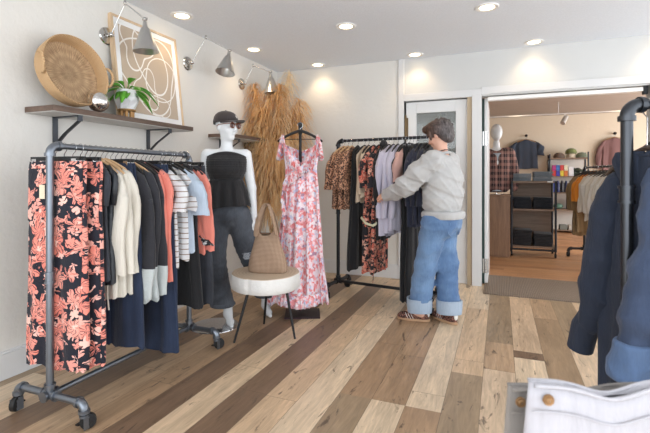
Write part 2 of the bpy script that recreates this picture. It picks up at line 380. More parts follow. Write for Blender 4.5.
# dim stockroom behind the door glass
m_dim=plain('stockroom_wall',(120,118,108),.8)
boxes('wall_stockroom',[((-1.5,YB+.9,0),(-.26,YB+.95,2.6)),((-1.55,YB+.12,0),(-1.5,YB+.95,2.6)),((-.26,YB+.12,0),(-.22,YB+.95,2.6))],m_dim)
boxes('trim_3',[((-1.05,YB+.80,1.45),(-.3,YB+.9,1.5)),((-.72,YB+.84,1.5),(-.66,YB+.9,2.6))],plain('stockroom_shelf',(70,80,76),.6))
# folded-back door leaf at the opening with its hinges
m_green=plain('dark_green_edge',(38,62,56),.4)
dl=bpy.data.objects.new('door_2',None); C.objects.link(dl); dl.location=(XO0,YB+.12,0); struct(dl)
MB().box((.012,.43,1.035),(.024,.86,2.07)).build('door_core',m_green,dl,smooth=False)
MB().box((.042,.45,1.035),(.034,.9,2.07)).build('door_leaf',m_door,dl,smooth=False,bevel=.003)
for z in (1.62,.2):
    m=MB(); m.box((.03,-.004,z),(.05,.005,.16)); m.cyl((.03,-.012,z-.08),(.03,-.012,z+.08),.009); m.box((.064,.03,z),(.006,.07,.15)); m.build('door_hinge',m_steel,dl)
# track strip under the header
tr=boxes('trim_4',[((XO0+.06,YB+.02,HO-.05),(XO1-.05,YB+.1,HO-.012))],plain('track_white',(246,244,240),.3,var=.01),.003)
m=MB(); m.box((XO1-.03,YB+.05,HO-.04),(.035,.06,.075)); m.cyl((XO1-.03,YB+.05,HO-.08),(XO1-.03,YB+.05,HO-.06),.02); struct(m.build('trim_5',m_black))
# ---------------------------------------------------------------- ceiling downlights
m_can=plain('downlight_trim',(236,234,230),.4,var=.01); m_bulb=glow('lit_lens',(255,240,215),(255,226,180),9)
LP=[(-2.50,2.95,'above the framed abstract print'),(-2.45,4.02,'above the pampas grass near the left wall'),(-2.06,4.86,'in the far corner above the pink dress'),(-1.295,3.714,'over the middle rack, the nearer one on the left'),(-.88,4.86,'above the white door beside the trim'),(-.097,3.724,'cut by the top of the picture'),(.32,4.86,'above the middle of the wide opening'),(1.42,4.86,'at the right edge above the pipe rack elbow')]
for x,y,s in LP:
    t=thing('ceiling_downlight','round recessed ceiling light glowing warm '+s,'ceiling light',(x,y,H),0,'recessed downlights')
    MB().lathe([(.058,-.001),(.062,-.008),(.085,-.011),(.092,-.006),(.093,0)],seg=32).build('trim_ring',m_can,t)
    MB().lathe([(.001,-.004),(.03,-.005),(.058,-.003)],seg=24).build('lens',m_bulb,t)
    l=bpy.data.lights.new('downlight_and_fill_spot','SPOT'); l.energy=LE; l.color=(1,.74,.46); l.spot_size=R(115); l.spot_blend=.7; l.shadow_soft_size=.05
    lo=bpy.data.objects.new('downlight_and_fill_spot',l); C.objects.link(lo); lo.location=(x,y,H-.03)
    if y>4.5: lo.rotation_euler=(R(8),0,0)
for x,y in ((-.9,7.2),(1.0,7.2),(2.9,7.2),(0.3,8.8),(2.0,8.8),(3.6,8.8)):  # added spots to light the back room; no fixtures belong to them
    l=bpy.data.lights.new('downlight_and_fill_spot','SPOT'); l.energy=LE*1.6; l.color=(1,.82,.6); l.spot_size=R(140); l.spot_blend=.8; l.shadow_soft_size=.08
    lo=bpy.data.objects.new('downlight_and_fill_spot',l); C.objects.link(lo); lo.location=(x,y,2.54)
# daylight from shop windows behind the camera, then added fill lights
def area(name,loc,rot,sx,sy,e,col=(1,1,1)):
    l=bpy.data.lights.new(name,'AREA'); l.shape='RECTANGLE'; l.size=sx; l.size_y=sy; l.energy=e; l.color=col
    o=bpy.data.objects.new(name,l); C.objects.link(o); o.location=loc; o.rotation_euler=rot; return o
area('window_daylight',(.3,-2.6,1.5),(R(90),0,0),5.0,2.4,WE,(.92,.96,1))
area('side_fill_light',(3.3,2.2,1.5),(R(90),0,R(90)),4.0,2.2,SE,(.92,.96,1))  # added fill from the open right side, no window stands here
area('backroom_fill_light',(4.9,8.2,1.6),(R(90),0,R(90)),4.0,2.2,BE,(.95,.97,1))  # unseen area lamp added to brighten the back room, no window there
w=bpy.data.worlds.new('World'); bpy.context.scene.world=w; w.use_nodes=True
w.node_tree.nodes['Background'].inputs[0].default_value=(.90,.95,1,1); w.node_tree.nodes['Background'].inputs[1].default_value=WW
# ---------------------------------------------------------------- camera
cam=bpy.data.cameras.new('camera'); co=bpy.data.objects.new('camera',cam); C.objects.link(co)
co.location=(0,0,1.19); co.rotation_euler=(R(90),0,math.atan(.404)); cam.sensor_width=36; cam.lens=36*433/650
cam.shift_y=-39.5/650; cam.clip_start=.05; cam.dof.use_dof=True; cam.dof.focus_distance=3.2; cam.dof.aperture_fstop=6.3
bpy.context.scene.camera=co
sc=bpy.context.scene; sc.view_settings.view_transform='Standard'; sc.view_settings.look='None'; sc.view_settings.gamma=1; sc.view_settings.use_curve_mapping=False; sc.view_settings.exposure=EXPO
# ================================================================ GARMENTS
m_hook=plain('chrome_wire',(200,200,202),.18,1,.03)
m_hangb=plain('black_hanger',(24,23,24),.5,0,.1); m_hangw=wood('hanger_wood',(150,105,62),(196,152,104),0,8,.45); m_felt=plain('felt_hanger_tan',(196,160,120),.8)
m_paper=plain('paper_tag',(226,214,188),.8,var=.05)
def hanger(parent,mat,w=.2,z0=.055,drop=.085,clips=False,yaw=0,part='hanger'):
    """local z=0 is the rail centre; the shoulders start z0 below it"""
    m=MB(); r=.024
    pts=[(0+r*math.cos(a),0,r*math.sin(a)) for a in [R(x) for x in range(-20,200,20)]]
    pts=[(r*math.cos(R(a)),0,r*math.sin(R(a))) for a in range(200,-61,-20)]+[(0,0,-.034),(0,0,-z0-.005)]
    m.tube(pts,.0019,6); h=m.build('hanger_hook',m_hook,None)
    m=MB()
    if not clips:
        pts=[(-w,0,-z0-drop),(-w*.75,0,-z0-drop*.62),(-w*.35,0,-z0-drop*.22),(-.02,0,-z0-.004),(0,0,-z0),(.02,0,-z0-.004),(w*.35,0,-z0-drop*.22),(w*.75,0,-z0-drop*.62),(w,0,-z0-drop)]
        m.tube(pts,[.007,.009,.009,.008,.009,.008,.009,.009,.007],8,flat=1,ref=(0,1,0))
        m.cyl((-w*.8,0,-z0-drop*.78),(w*.8,0,-z0-drop*.78),.003,seg=6)
    else:
        m.box((0,0,-z0-.008),(w*1.9,.012,.02)); 
    o=m.build(part,mat,parent); h.parent=o
    if clips:
        for s in (-1,1):
            k=MB(); k.box((s*w*.78,0,-z0-.03),(.03,.022,.042)); k.cyl((s*w*.78-.014,.0,-z0-.012),(s*w*.78+.014,.0,-z0-.012),.007)
            k.build('clip',m_hook,o)
    return o
def interp(keys,z):
    for (a,b) in zip(keys[:-1],keys[1:]):
        if b[0]<=z<=a[0]:
            u=(a[0]-z)/max(a[0]-b[0],1e-6); u=u*u*(3-2*u)*.5+u*.5
            return [x+(y-x)*u for x,y in zip(a[1:],b[1:])]
    return list(keys[-1][1:])
def body(keys,seed=0,fold=.012,nf=4,n=60,dz=.02,hem=.008,top=.15,mb=None):
    """closed, folded fabric tube: keys = (z, half width, half thickness, centre x, centre y) from the top down"""
    r=random.Random(seed); mb=mb or MB()
    ks=[(nf*r.uniform(.7,1.3),r.uniform(0,6.3),r.uniform(-1.5,1.5)) for _ in range(4)]+[(nf*2.3*r.uniform(.8,1.2),r.uniform(0,6.3),r.uniform(-3,3))]
    z0=keys[0][0]; z1=keys[-1][0]; N=max(4,int((z0-z1)/dz)); out=[]
    for j in range(N+1):
        z=z0+(z1-z0)*j/N; hw,ht,cx,cy=interp(keys,z); u=j/N; A=fold*(top+(1-top)*min(1,u*1.6))
        ring=[]
        for i in range(n):
            a=2*PI*i/n; ca,sa=math.cos(a),math.sin(a)
            x=hw*math.copysign(abs(ca)**.75,ca); y=ht*math.copysign(abs(sa)**.75,sa)
            q=x/max(hw,.05)
            f=sum(math.sin(k*q*2+p+w*(z-z0))for k,p,w in ks[:4])*.4+.35*math.sin(ks[4][0]*q*2+ks[4][1]+ks[4][2]*(z-z0))
            y+=A*f; x+=A*.4*math.sin(3.1*q+ks[0][1]+9*(z-z0))*(.3+u)
            zz=z+(hem*math.sin(3*a+ks[1][1])+hem*.5*math.sin(7*a)) *u**3
            ring.append((cx+x,cy+y,zz))
        out.append(ring)
    return mb.rings(out,True,False)
def sleeve(mb,side,w,ht,z,L,seed,r0=.06,r1=.04,splay=.05,yoff=0,flat=.55,fwd=0):
    r=random.Random(seed); n=16; out=[]; sd=side
    N=max(6,int(L/.025)); ph=[r.uniform(0,6.3) for _ in range(4)]
    for j in range(N+1):
        u=j/N
        px=sd*(w-.035+splay*math.sin(min(1,u*2.2)*PI/2)*1.0+.012*math.sin(5*u+ph[0])); py=yoff+fwd*u+.008*math.sin(6*u+ph[1]); pz=z-L*u-.0
        rx=(r0+(r1-r0)*u)*(1+.07*math.sin(11*u+ph[2])+.03*math.sin(29*u+ph[3])); 
        if u<.12: rx*=.55+.45*u/.12
        ry=rx*flat
        out.append([(px+rx*math.cos(2*PI*i/n),py+ry*math.sin(2*PI*i/n)*(1+.25*math.sin(3*2*PI*i/n+u*9+ph[1])),pz+.004*math.sin(i*1.3+ph[2])-sd*rx*math.cos(2*PI*i/n)*(.55 if u<.2 else .1)) for i in range(n)])
    return mb.rings(out,True,False)
def top_garment(t,mat,L,w=.2,ht=.017,seed=0,slv=.55,neck=.055,fold=.010,flare=.01,zs=-.06,hmat=None,collar=True,r0=.06,r1=.042,splay=.05,nf=4,hg=True,slim=0):
    if hg: hanger(t,hmat or m_hangb,w*.93,max(.05,-zs-.02))
    k=[(zs,neck*.55,ht*.7,0,0),(zs-.012,neck,ht,0,0),(zs-.05,w*.6,ht,0,0),(zs-.085,w*.92,ht*.95,0,0),(zs-.12,w,ht,0,0),(zs-.25,w*(.95-slim),ht*1.25,0,0),(zs-L,w*(.95-slim)+flare,ht*1.7,0,0)]
    b=body(k,seed,fold,nf).build('body',mat,t,ang=180)
    if slv:
        for s in (-1,1):
            sleeve(MB(),s,w,ht,zs-.06,slv,seed*3+s,r0,r1,splay,flat=.5 if ht<.02 else .6).build('sleeve',mat,t,ang=180)
    if collar:
        m=MB(); m.torus((0,0,zs-.004),neck*.75,.006,None,24,8); o=m.build('collar',mat,t,ang=180); o.scale=(1,.45,1); o.location=(0,0,0)
    return b
def trousers(t,mat,L,w=.19,ht=.016,seed=0,fold=.012,legs=True,flare=.0,zs=-.075,waist=.15,label_tag=False,nf=3,belt=True,waistb=None):
    hanger(t,m_hangb,waist,.05,clips=True)
    hip=[(zs,waist,ht*.8,0,0),(zs-.04,waist+.008,ht,0,0),(zs-.2,w*.96,ht*1.3,0,0)]
    if not legs: 
        body(hip+[(zs-L,w+flare,ht*1.8,0,0)],seed,fold,nf).build('skirt',mat,t,ang=180)
    else:
        body(hip+[(zs-.3,w*.97,ht*1.3,0,0)],seed,fold*.6,nf,hem=0).build('waist_yoke',mat,t,ang=180)
        for s in (-1,1):
            hw=w*.52
            body([(zs-.22,hw*.9,ht*1.15,s*hw*.93,0),(zs-.4,hw,ht*1.4,s*hw*.95,0),(zs-L,hw+flare,ht*1.7,s*(hw*.98+flare*.6),0)],seed*5+s,fold,nf*.7,n=44).build('trouser_leg',mat,t,ang=180)
    body([(zs+.004,waist+.002,ht*.95,0,0),(zs-.032,waist+.008,ht*1.15,0,0)],seed,.001,2,hem=0,dz=.01).build('waistband',waistb or mat,t,ang=180)
def swing_tag(t,x,y,z,h=.07):
    m=MB(); m.box((x,y,z-h/2-.03),(.035,.002,h),rot=None); m.tube([(x,y,z-.03),(x+.002,y,z),(x,y+.004,z+.03)],.0008,5); return m.build('swing_tag',m_paper,t,smooth=False)
# materials for the clothes
F_navy=bloom('navy_coral_floral',(22,24,38),((240,168,152),(230,128,112)),(244,196,182),scale=10.5,leaf=(222,142,128),fill=.62,warp=.5)
C_cream=cloth('cream_linen',(216,210,198)); C_char=cloth('charcoal_cotton',(46,47,52)); C_black=cloth('black_cotton',(24,24,27),wr=.5)
C_coral=cloth('coral_knit',(228,134,118),weave=180); C_lblue=cloth('pale_blue_cotton',(176,190,206)); C_navy=denim('navy_denim',(26,36,58),(46,62,92),.4)
C_block=sweater_block('charcoal_grey_block_knit',(44,44,50),(196,203,203),-.66)
C_stripe=bands('brown_stripe_cotton',(214,214,216),(120,92,66),2,.034,.14,None)
C_blkdenim=denim('black_denim',(26,28,34),(66,70,80),.5); C_jeans=denim('blue_denim',(46,78,124),(124,156,190),.6)
C_leather=plain('black_leather',(34,38,44),.42,0,.2,12,bump=(20,.5,.02)); C_brown=cloth('brown_cotton',(70,58,50))
C_bw=bloom('black_white_print',(24,24,26),((220,220,218),(190,190,192)),(230,228,224),scale=30,fill=.6)
# ---------------------------------------------------------------- pipe racks
m_pipe=plain('dark_steel_pipe',(122,128,136),.33,.85,.18,14); m_pipe2=plain('black_iron_pipe',(54,56,60),.38,.8,.15,14)
m_rubber=plain('black_rubber',(20,20,21),.55); 
def caster(parent,x,y,z,rot=0,mat=m_pipe):
    m=MB(); m.cyl((x,y,z-.002),(x,y,z-.03),.012); m.cyl((x,y,z-.012),(x,y,z-.022),.022)
    dx,dy=math.cos(rot),math.sin(rot)
    for s in (-1,1):
        m.poly([(0,0),(1,0),(1,1),(0,1)],1) if False else None
        m.box((x-dy*.018*s+dx*.012,y+dx*.018*s+dy*.012,z-.048),(.034,.004,.055),rot=None)
    f=m.build('caster_fork',mat,parent,smooth=True)
    w=MB(); c=Vector((x+dx*.016,y+dy*.016,.036)); a=Vector((-dy,dx,0))
    w.cyl(c-a*.013,c+a*.013,.036,seg=28); w.cyl(c-a*.0145,c+a*.0145,.020,seg=20); w.build('caster_wheel',m_rubber,f,bevel=.003)
    l=MB(); l.box((x-dx*.02,y-dy*.02,z-.05),(.03,.02,.006),rot=None); l.build('brake_lever',m_black,f)
def fitting(m,p,ax,L=.05,r=.028):
    p=Vector(p); a=Vector(ax)
    m.cyl(p-a*L/2,p+a*L/2,r,seg=20)
    for s in (-1,1): m.cyl(p+a*(s*L/2-s*.006),p+a*(s*L/2+s*.003),r+.004,seg=20)
def elbow(m,p,a,b,rr=.04,r=.027):
    """p corner; a,b unit directions leaving the corner"""
    p=Vector(p);a=Vector(a);b=Vector(b); cpt=p+a*rr+b*rr
    pts=[cpt-b*rr*math.cos(t)-a*rr*math.sin(t) for t in [PI/2*i/8 for i in range(9)]]
    m.tube(pts,r,18)
    for q,d in ((p+a*rr,a),(p+b*rr,b)): m.cyl(q-d*.004,q+d*.012,r+.005,seg=20)
def pipe_rack(name,label,cat,loc,rz,L,z,foot=.25,mat=m_pipe,group=None,r=.0175,collars=(.47,),zb=.12,ends=(1,1)):
    t=thing(name,label,cat,loc,rz,group)
    m=MB(); m.cyl((.04,0,z),(L-.04,0,z),r*.85,seg=18); elbow(m,(0,0,z),(1,0,0),(0,0,-1),.04,r*1.18); elbow(m,(L,0,z),(-1,0,0),(0,0,-1),.04,r*1.18); m.build('rail',mat,t)
    for x,e in ((0,ends[0]),(L,ends[1])):
        m=MB(); m.cyl((x,0,zb),(x,0,z-.04),r,seg=20)
        for q in collars: fitting(m,(x,0,zb+(z-zb)*q),(0,0,1),.05,r*1.2)
        m.build('upright',mat,t)
        if not e: continue
        m=MB(); m.cyl((x,-foot+.03,zb),(x,foot-.03,zb),r,seg=18); fitting(m,(x,0,zb),(0,1,0),.09,r*1.3); fitting(m,(x,0,zb+.03),(0,0,1),.04,r*1.3)
        fitting(m,(x,0,zb),(1,0,0),.07,r*1.28)
        for s in (-1,1): elbow(m,(x,s*foot,zb),(0,-s,0),(0,0,-1),.032,r*1.2)
        m.build('foot_bar',mat,t)
        for s in (-1,1): caster(t,x,s*foot,zb-.04,R(-40 if s<0 else 200),mat)
    MB().cyl((0,0,zb),(L,0,zb),r*.85,seg=18).build('base_bar',mat,t)
    return t
LX=-2.055; LY0=1.47; LZ=1.345
pipe_rack('pipe_clothes_rack','grey steel pipe clothes rack on casters under the wooden wall shelf with framed print','clothes rack',(LX,LY0,0),R(90),1.03,LZ,.235,m_pipe)
def lr(y,name,label,cat,group=None,rz=0,x=0):
    g=thing(name,label,cat,(LX+x-.025,y,LZ+.0195-.024),R(rz),group); return g
on=''
# floral trousers at the near end
for i,(y,rz,s,x) in enumerate([(1.515,5,11,.0),(1.555,-3,12,.012),(1.597,4,13,.02),(1.637,-4,14,.025)]):
    t=lr(y,'floral_trousers',['navy trousers with coral flowers, nearest of the floral pairs and beside the upright','navy trousers with coral flowers, directly behind the nearest floral pair on the left rack','navy trousers with coral flowers, third of the floral pairs from the near upright','navy trousers with coral flowers, furthest of the floral pairs, against the dark denim vest'][i],'trousers','coral floral trousers on the left rack',rz,x)
    trousers(t,F_navy,1.03,.172,.016,s,.011,True,.005,waist=.165)
    if i==0: swing_tag(t,-.05,-.03,-.16)
# vests
for i,(y,mat,lab,L,nm) in enumerate([(1.685,C_blkdenim,'dark denim sleeveless vest with frayed armhole'+on,.64,'denim_vest'),(1.715,C_leather,'black leather-look vest with shiny folds, in front of the cream shirts'+on,.66,'leather_vest')]):
    t=lr(y,nm,lab,'vest',None,-6+i*4); top_garment(t,mat,L,.215,.016,20+i,0,slim=.12,hmat=m_hangb)
    for s in (-1,1): m=MB(); m.tube([(s*.15,-.01,-.09),(s*.205,-.012,-.15),(s*.2,-.012,-.22),(s*.19,-.01,-.3)],[.012,.016,.018,.012],10,flat=.5); m.build('armhole_trim',mat,t,ang=180)
for i,(y,lab) in enumerate([(1.752,'cream long-sleeved linen shirt with side tie, nearest of the three cream shirts'),(1.785,'cream long-sleeved linen shirt, middle one of the three cream shirts'),(1.815,'cream long-sleeved linen shirt next to the charcoal colour-block knits')]):
    t=lr(y,'linen_shirt',lab+on,'shirt','cream shirts on the left rack',-5+3*i); top_garment(t,C_cream,.74,.195,.016,30+i,.55,r0=.055,r1=.05,hmat=m_felt,splay=.035)
    if i==0: MB().tube([(.14,-.03,-.7),(.145,-.035,-.78),(.15,-.03,-.86)],.004,6).build('tie',C_cream,t)
for i,y in enumerate((1.85,1.885)):
    t=lr(y,'denim_trousers','dark navy wide denim trousers with hem '+['showing under the cream shirts','second pair, between the cream shirts and colour-block knits'][i]+on,'trousers','navy denim on the left rack',3-4*i); trousers(t,C_navy,1.03,.2,.015,40+i,.01,True,.02)
for i,(y,lab) in enumerate([(1.925,'charcoal knit jumper with pale grey hem and cuffs, nearest of the three'),(1.962,'charcoal knit jumper with pale grey hem and cuffs, middle one of the three'),(2.0,'charcoal knit jumper with pale grey hem, next to the coral cardigans')]):
    t=lr(y,'knit_jumper',lab+on,'jumper','colour-block jumpers on the left rack',-4+3*i); top_garment(t,C_block,.82,.2,.017,50+i,.72,r0=.062,r1=.05,hmat=m_felt if i==1 else m_hangb,splay=.04)
for i,(y,lab) in enumerate([(2.04,'coral pink long-sleeved cardigan, the one nearer the jumpers'),(2.08,'coral orange long-sleeved cardigan beside the navy jeans')]):
    t=lr(y,'cardigan',lab+on,'cardigan','coral cardigans on the left rack',-3+3*i); top_garment(t,C_coral,.73,.195,.017,60+i,.66,r0=.06,r1=.04,splay=.04)
for i,y in enumerate((2.115,2.145)):
    t=lr(y,'denim_skirt','long navy denim skirt with frayed hem '+['reaching lowest under the coral cardigans','just behind it, beside the black trousers'][i]+on,'skirt','long navy denim skirts',2-3*i); trousers(t,C_navy,1.15,.21,.016,70+i,.014,False,.03,nf=5)
t=lr(2.175,'black_trousers','long black trousers hanging left of the striped shirts'+on,'trousers',None,2); trousers(t,C_black,.98,.18,.014,75,.01,True,.0)
for i,(y,lab) in enumerate([(2.212,'white short-sleeved shirt with thin brown stripes and knotted front, the nearer striped one'),(2.25,'white short-sleeved shirt with thin brown stripes, behind the knotted one')]):
    t=lr(y,'striped_shirt',lab+on,'shirt','brown striped shirts on the left rack',-18+20*i,.03-.01*i); top_garment(t,C_stripe,.66-.04*i,.205,.018,80+i,.24,r0=.07,r1=.066,splay=.05)
    if i==0:
        m=MB()
        for k in range(6): m.ell((.02+.006*(-1)**k,-.034,-.14-.075*k),(.017,.012,.012),(0,R(30*(-1)**k),0),10)
        m.build('front_knot',C_stripe,t)
t=lr(2.285,'pale_blue_shirt','pale blue short-sleeved shirt sticking out right of the striped shirts'+on,'shirt',None,-3,.04); top_garment(t,C_lblue,.58,.215,.016,85,.27,r0=.075,r1=.075,splay=.06)
for i,(y,lb) in enumerate([(2.315,'long black trousers hanging below the striped shirts'),(2.345,'long black skirt beside the far upright, hanging below the blue shirt')]):
    t=lr(y,['black_trousers','black_skirt'][i],lb+on,['trousers','skirt'][i],None,2-4*i,.03); trousers(t,C_black if i==0 else C_char,.93,.2,.016,90+i,.012,i==0,.03,nf=4)
t=lr(2.378,'coral_blouse','coral long-sleeved blouse with black and white cuff, near the far upright'+on,'blouse',None,0,.055); top_garment(t,C_coral,.6,.2,.015,95,.52,r0=.06,r1=.034,splay=.06)
m=MB(); sleeve(m,1,.2,.015,-.55,.05,96,.04,.045,.06); m.build('cuff',C_bw,t)
t=lr(2.41,'printed_blouse','black and white printed blouse, tucked against the coral blouse'+on,'blouse',None,0,.03); top_garment(t,C_bw,.5,.19,.014,97,.3,splay=.03)
t=lr(2.445,'denim_dungarees','washed black denim trousers beside the far upright'+on,'trousers',None,0,.05); trousers(t,C_blkdenim,.95,.19,.015,99,.012,True,.01)
# ================================================================ LEFT WALL
m_shelf=wood('walnut_shelf',(74,58,48),(116,94,80),1,7,.5); m_pale=plain('pale_underside',(196,194,190),.6,var=.03)
m_brk=plain('raw_steel_bracket',(78,82,88),.42,.8,.15)
def wall_shelf(y0,y1,label,brk):
    t=thing('wall_shelf',label,'shelf',(XW,y0,1.585),0)
    L=y1-y0
    MB().box((.131,L/2,.018),(.258,L,.034)).build('shelf_board',m_shelf,t,smooth=False,bevel=.002)
    MB().box((.128,L/2,-.001),(.25,L-.01,.004)).build('shelf_underside',m_pale,t,smooth=False)
    for b in brk:
        y=b-y0; m=MB(); m.box((.007,y,-.10),(.008,.034,.2)); m.box((.12,y,-.007),(.235,.034,.007))
        m.box((.234,y,-.022),(.008,.034,.036))
        m.tube([(.008,y,-.19),(.1,y,-.115),(.232,y,-.035)],.017,4,flat=.25,ref=(0,1,0)); m.build('bracket',m_brk,t,smooth=False,bevel=.001)
wall_shelf(1.775,3.035,'long dark wooden wall shelf holding a woven tray, plant and framed print',(1.97,2.78))
wall_shelf(3.58,4.4,'short dark wooden wall shelf behind the mannequin head and pampas grass',(3.78,4.25))
SZ=1.622
# woven tray leaning on the wall
def wicker(name,a,b,mode):
    t=NT(name); t.set(Roughness=.75); co=t.coords(); sx=t.n('ShaderNodeSeparateXYZ',{0:co})
    an=t.math('ARCTAN2',sx.outputs[1],sx.outputs[0]); r=t.math('SQRT',t.math('ADD',t.math('MULTIPLY',sx.outputs[0],sx.outputs[0]),t.math('MULTIPLY',sx.outputs[1],sx.outputs[1])))
    if mode=='disc':
        nv=t.n('ShaderNodeCombineXYZ',{0:t.math('MULTIPLY',an,26.0),1:t.math('MULTIPLY',r,9.0),2:0.0}).outputs[0]
        n=t.noise(nv,1.3,5,.75).outputs[0]; h=t.math('SINE',t.math('MULTIPLY',an,90.0)); f=t.math('ADD',t.math('MULTIPLY',t.math('SUBTRACT',n,.5),2.6),.5,clamp=True)
        rg=t.math('MULTIPLY',t.math('SINE',t.math('MULTIPLY',r,120.0)),.08); f=t.math('ADD',f,rg,clamp=True)
    else:
        hz=t.math('SINE',t.math('MULTIPLY',sx.outputs[2],700.0)); ha=t.math('SINE',t.math('MULTIPLY',an,70.0)); h=t.math('MULTIPLY',hz,ha); f=t.math('ADD',t.math('MULTIPLY',h,.35),.5)
    t.col(t.mix(f,lin(a),lin(b))); t.bump(h,.6,.004); return t.m
t=thing('woven_tray','large round wicker tray with looped handles, leaning at the left end of the shelf','tray',(-2.60,1.985,SZ+.005))
t.scale=(1.1,1.1,1.1)
m_rim=wicker('wicker_rim',(178,136,92),(228,194,150),'rim'); m_disc=wicker('wicker_disc',(132,98,68),(226,194,154),'disc')
TR=Euler((0,R(78),0)); off=Vector((0,0,.212))
MB().lathe([(.001,.0),(.1,.003),(.196,.004),(.2,.0),(.001,-.006)],seg=64).build('tray_base',m_disc,t,loc=off,rot=TR)
MB().lathe([(.196,0),(.2,-.004),(.206,.03),(.212,.075),(.208,.083),(.2,.075),(.194,.03),(.19,.004)],seg=72).build('tray_wall',m_rim,t,loc=off,rot=TR)
for s in (-1,1):
    m=MB(); m.tube([(.06*math.cos(a)*1.0,s*(.212+.0+.012*math.sin(a)),.066+.038*math.sin(a)) for a in [PI*i/10 for i in range(11)]],.008,10); m.build('handle',m_rim,t,loc=off,rot=TR,ang=180)
# mirrored ball
t=tag(MB().ell((0,0,.068),.068,None,32).build('glass_ball',NT('mercury_glass').set(Metallic=1.0,Roughness=.08).m,loc=(-2.475,2.105,SZ),ang=180),'silver mercury-glass ball on the shelf between wicker tray and plant','glass ball')
bt=bpy.data.materials['mercury_glass'];_t=NT.__new__(NT); _t.m=bt; _t.t=bt.node_tree; _t.b=_t.t.nodes['Principled BSDF']; _c=_t.coords(); _n=_t.noise(_c,45,4,.8).outputs[0]
_t.col(_t.ramp(_n,[(.35,lin((196,192,186))),(.6,lin((244,244,244)))])); _t.put(_t.b.inputs['Roughness'],_t.ramp(_n,[(.4,(.3,.3,.3,1)),(.6,(.05,.05,.05,1))])); _t.bump(_t.noise(_c,25).outputs[0],.25,.01)
# stand + potted plant
m_gold=plain('gold_painted_wood',(176,134,84),.4,.35,.15)
t=thing('plant_stand','small round gilded wooden stand under the white plant pot','stand',(-2.54,2.40,SZ))
MB().lathe([(.001,.048),(.062,.048),(.066,.054),(.062,.062),(.001,.062)],seg=36).build('stand_top',m_gold,t)
for k in range(8):
    a=2*PI*k/8; m=MB(); m.box((.043*math.cos(a),.043*math.sin(a),.024),(.018,.018,.048)); m.build('stand_leg',m_gold,t,smooth=False,bevel=.004)
t=thing('potted_plant','green leafy plant in a white faceted pot on a gilded stand','potted plant',(-2.54,2.40,SZ+.062)); t.scale=(1.25,1.25,1.25)
m=MB(); n=8
def oc(r,z,ph=0): return [(r*math.cos(2*PI*(i+ph)/n),r*math.sin(2*PI*(i+ph)/n),z) for i in range(n)]
m.rings([oc(.045,0),oc(.068,.045,.5),oc(.07,.07,0),oc(.052,.115,.5),oc(.044,.115,.5),oc(.05,.09,.5)]); m.build('pot',plain('white_ceramic',(226,226,228),.4,var=.02),t,smooth=False,bevel=.002)
m_leaf=plain('fresh_green_leaf',(96,168,52),.4,var=.3,vs=20); rl=random.Random(3)
for k in range(22):
    az=rl.uniform(0,6.28); L=rl.uniform(.09,.15); up=rl.uniform(.2,1.1)
    if k<5: az=rl.uniform(.5,1.9); L=rl.uniform(.15,.18); up=rl.uniform(.5,.9)
    d=Vector((math.cos(az),math.sin(az),0)); nrm=Vector((-d.y,d.x,0)); rings=[]
    m=MB(); P=[]
    for j in range(9):
        u=j/8; p=Vector((0,0,.10))+d*(L*u)+Vector((0,0,L*(up*u*1.2-(.9+ (.35 if k<5 else 0))*u*u))); wdt=.003+(0.019 if u>.3 else 0)*math.sin(PI*min(1,(u-.3)/.7))*1 if u>.3 else .0025
        rings.append([p-nrm*wdt,p+Vector((0,0,-.002-wdt*.15)),p+nrm*wdt,p+Vector((0,0,.001-wdt*.12))])
    m.rings(rings); m.build('leaf',m_leaf,t,ang=180)
# framed abstract print
def art_mat():
    t=NT('abstract_line_print'); t.set(Roughness=.35); co=t.coords(); sx=t.n('ShaderNodeSeparateXYZ',{0:co}); y=sx.outputs[1]; z=sx.outputs[2]
    b=lin((190,172,152)); cur=b
    for cy,cz,r0,sy,sz,fr,ph in [(.02,.12,.17,1,1.5,2,0),(-.05,-.13,.15,1.3,1,3,1),(.12,-.02,.2,1,.8,2,2),(-.12,.2,.12,.8,1.3,3,4),(.08,-.25,.13,1.4,.8,2,5),(.0,.02,.26,.9,1.2,3,2.4)]:
        yy=t.math('MULTIPLY',t.math('SUBTRACT',y,cy),sy); zz=t.math('MULTIPLY',t.math('SUBTRACT',z,cz),1/sz); an=t.math('ARCTAN2',zz,yy)
        r=t.math('SQRT',t.math('ADD',t.math('MULTIPLY',yy,yy),t.math('MULTIPLY',zz,zz)))
        rr=t.math('ADD',r,t.math('MULTIPLY',t.math('SINE',t.math('ADD',t.math('MULTIPLY',an,float(fr)),float(ph))),.035))
        f=t.math('LESS_THAN',t.math('ABSOLUTE',t.math('SUBTRACT',rr,r0)),.0055); cur=t.mix(f,cur,lin((238,234,228)))
    t.col(cur); return t.m
t=thing('framed_print','framed print of white curved lines on beige, leaning on the wall shelf','picture',(-2.585,2.735,SZ)); t.rotation_euler=(0,R(-7),0)
FW,FH=.70,.80
m=MB()
for lo,hi in [((0,-FW/2,0),(.035,-FW/2+.018,FH)),((0,FW/2-.018,0),(.035,FW/2,FH)),((0,-FW/2+.018,0),(.035,FW/2-.018,.018)),((0,-FW/2+.018,FH-.018),(.035,FW/2-.018,FH))]:
    m.box([(a+b)/2-(.035 if i==0 else 0) for i,(a,b) in enumerate(zip(lo,hi))],[b-a for a,b in zip(lo,hi)])
m.build('frame',wood('pale_frame_wood',(196,166,130),(226,200,168),2,8),t,smooth=False)
MB().box((-.012,0,FH/2),(.008,FW-.036,FH-.036)).build('mat_board',plain('white_mat_board',(240,240,240),.5,var=.01),t,smooth=False)
MB().box((0,0,0),(.004,FW-.13,FH-.13)).build('artwork',art_mat(),t,smooth=False,loc=(-.006,0,FH/2))
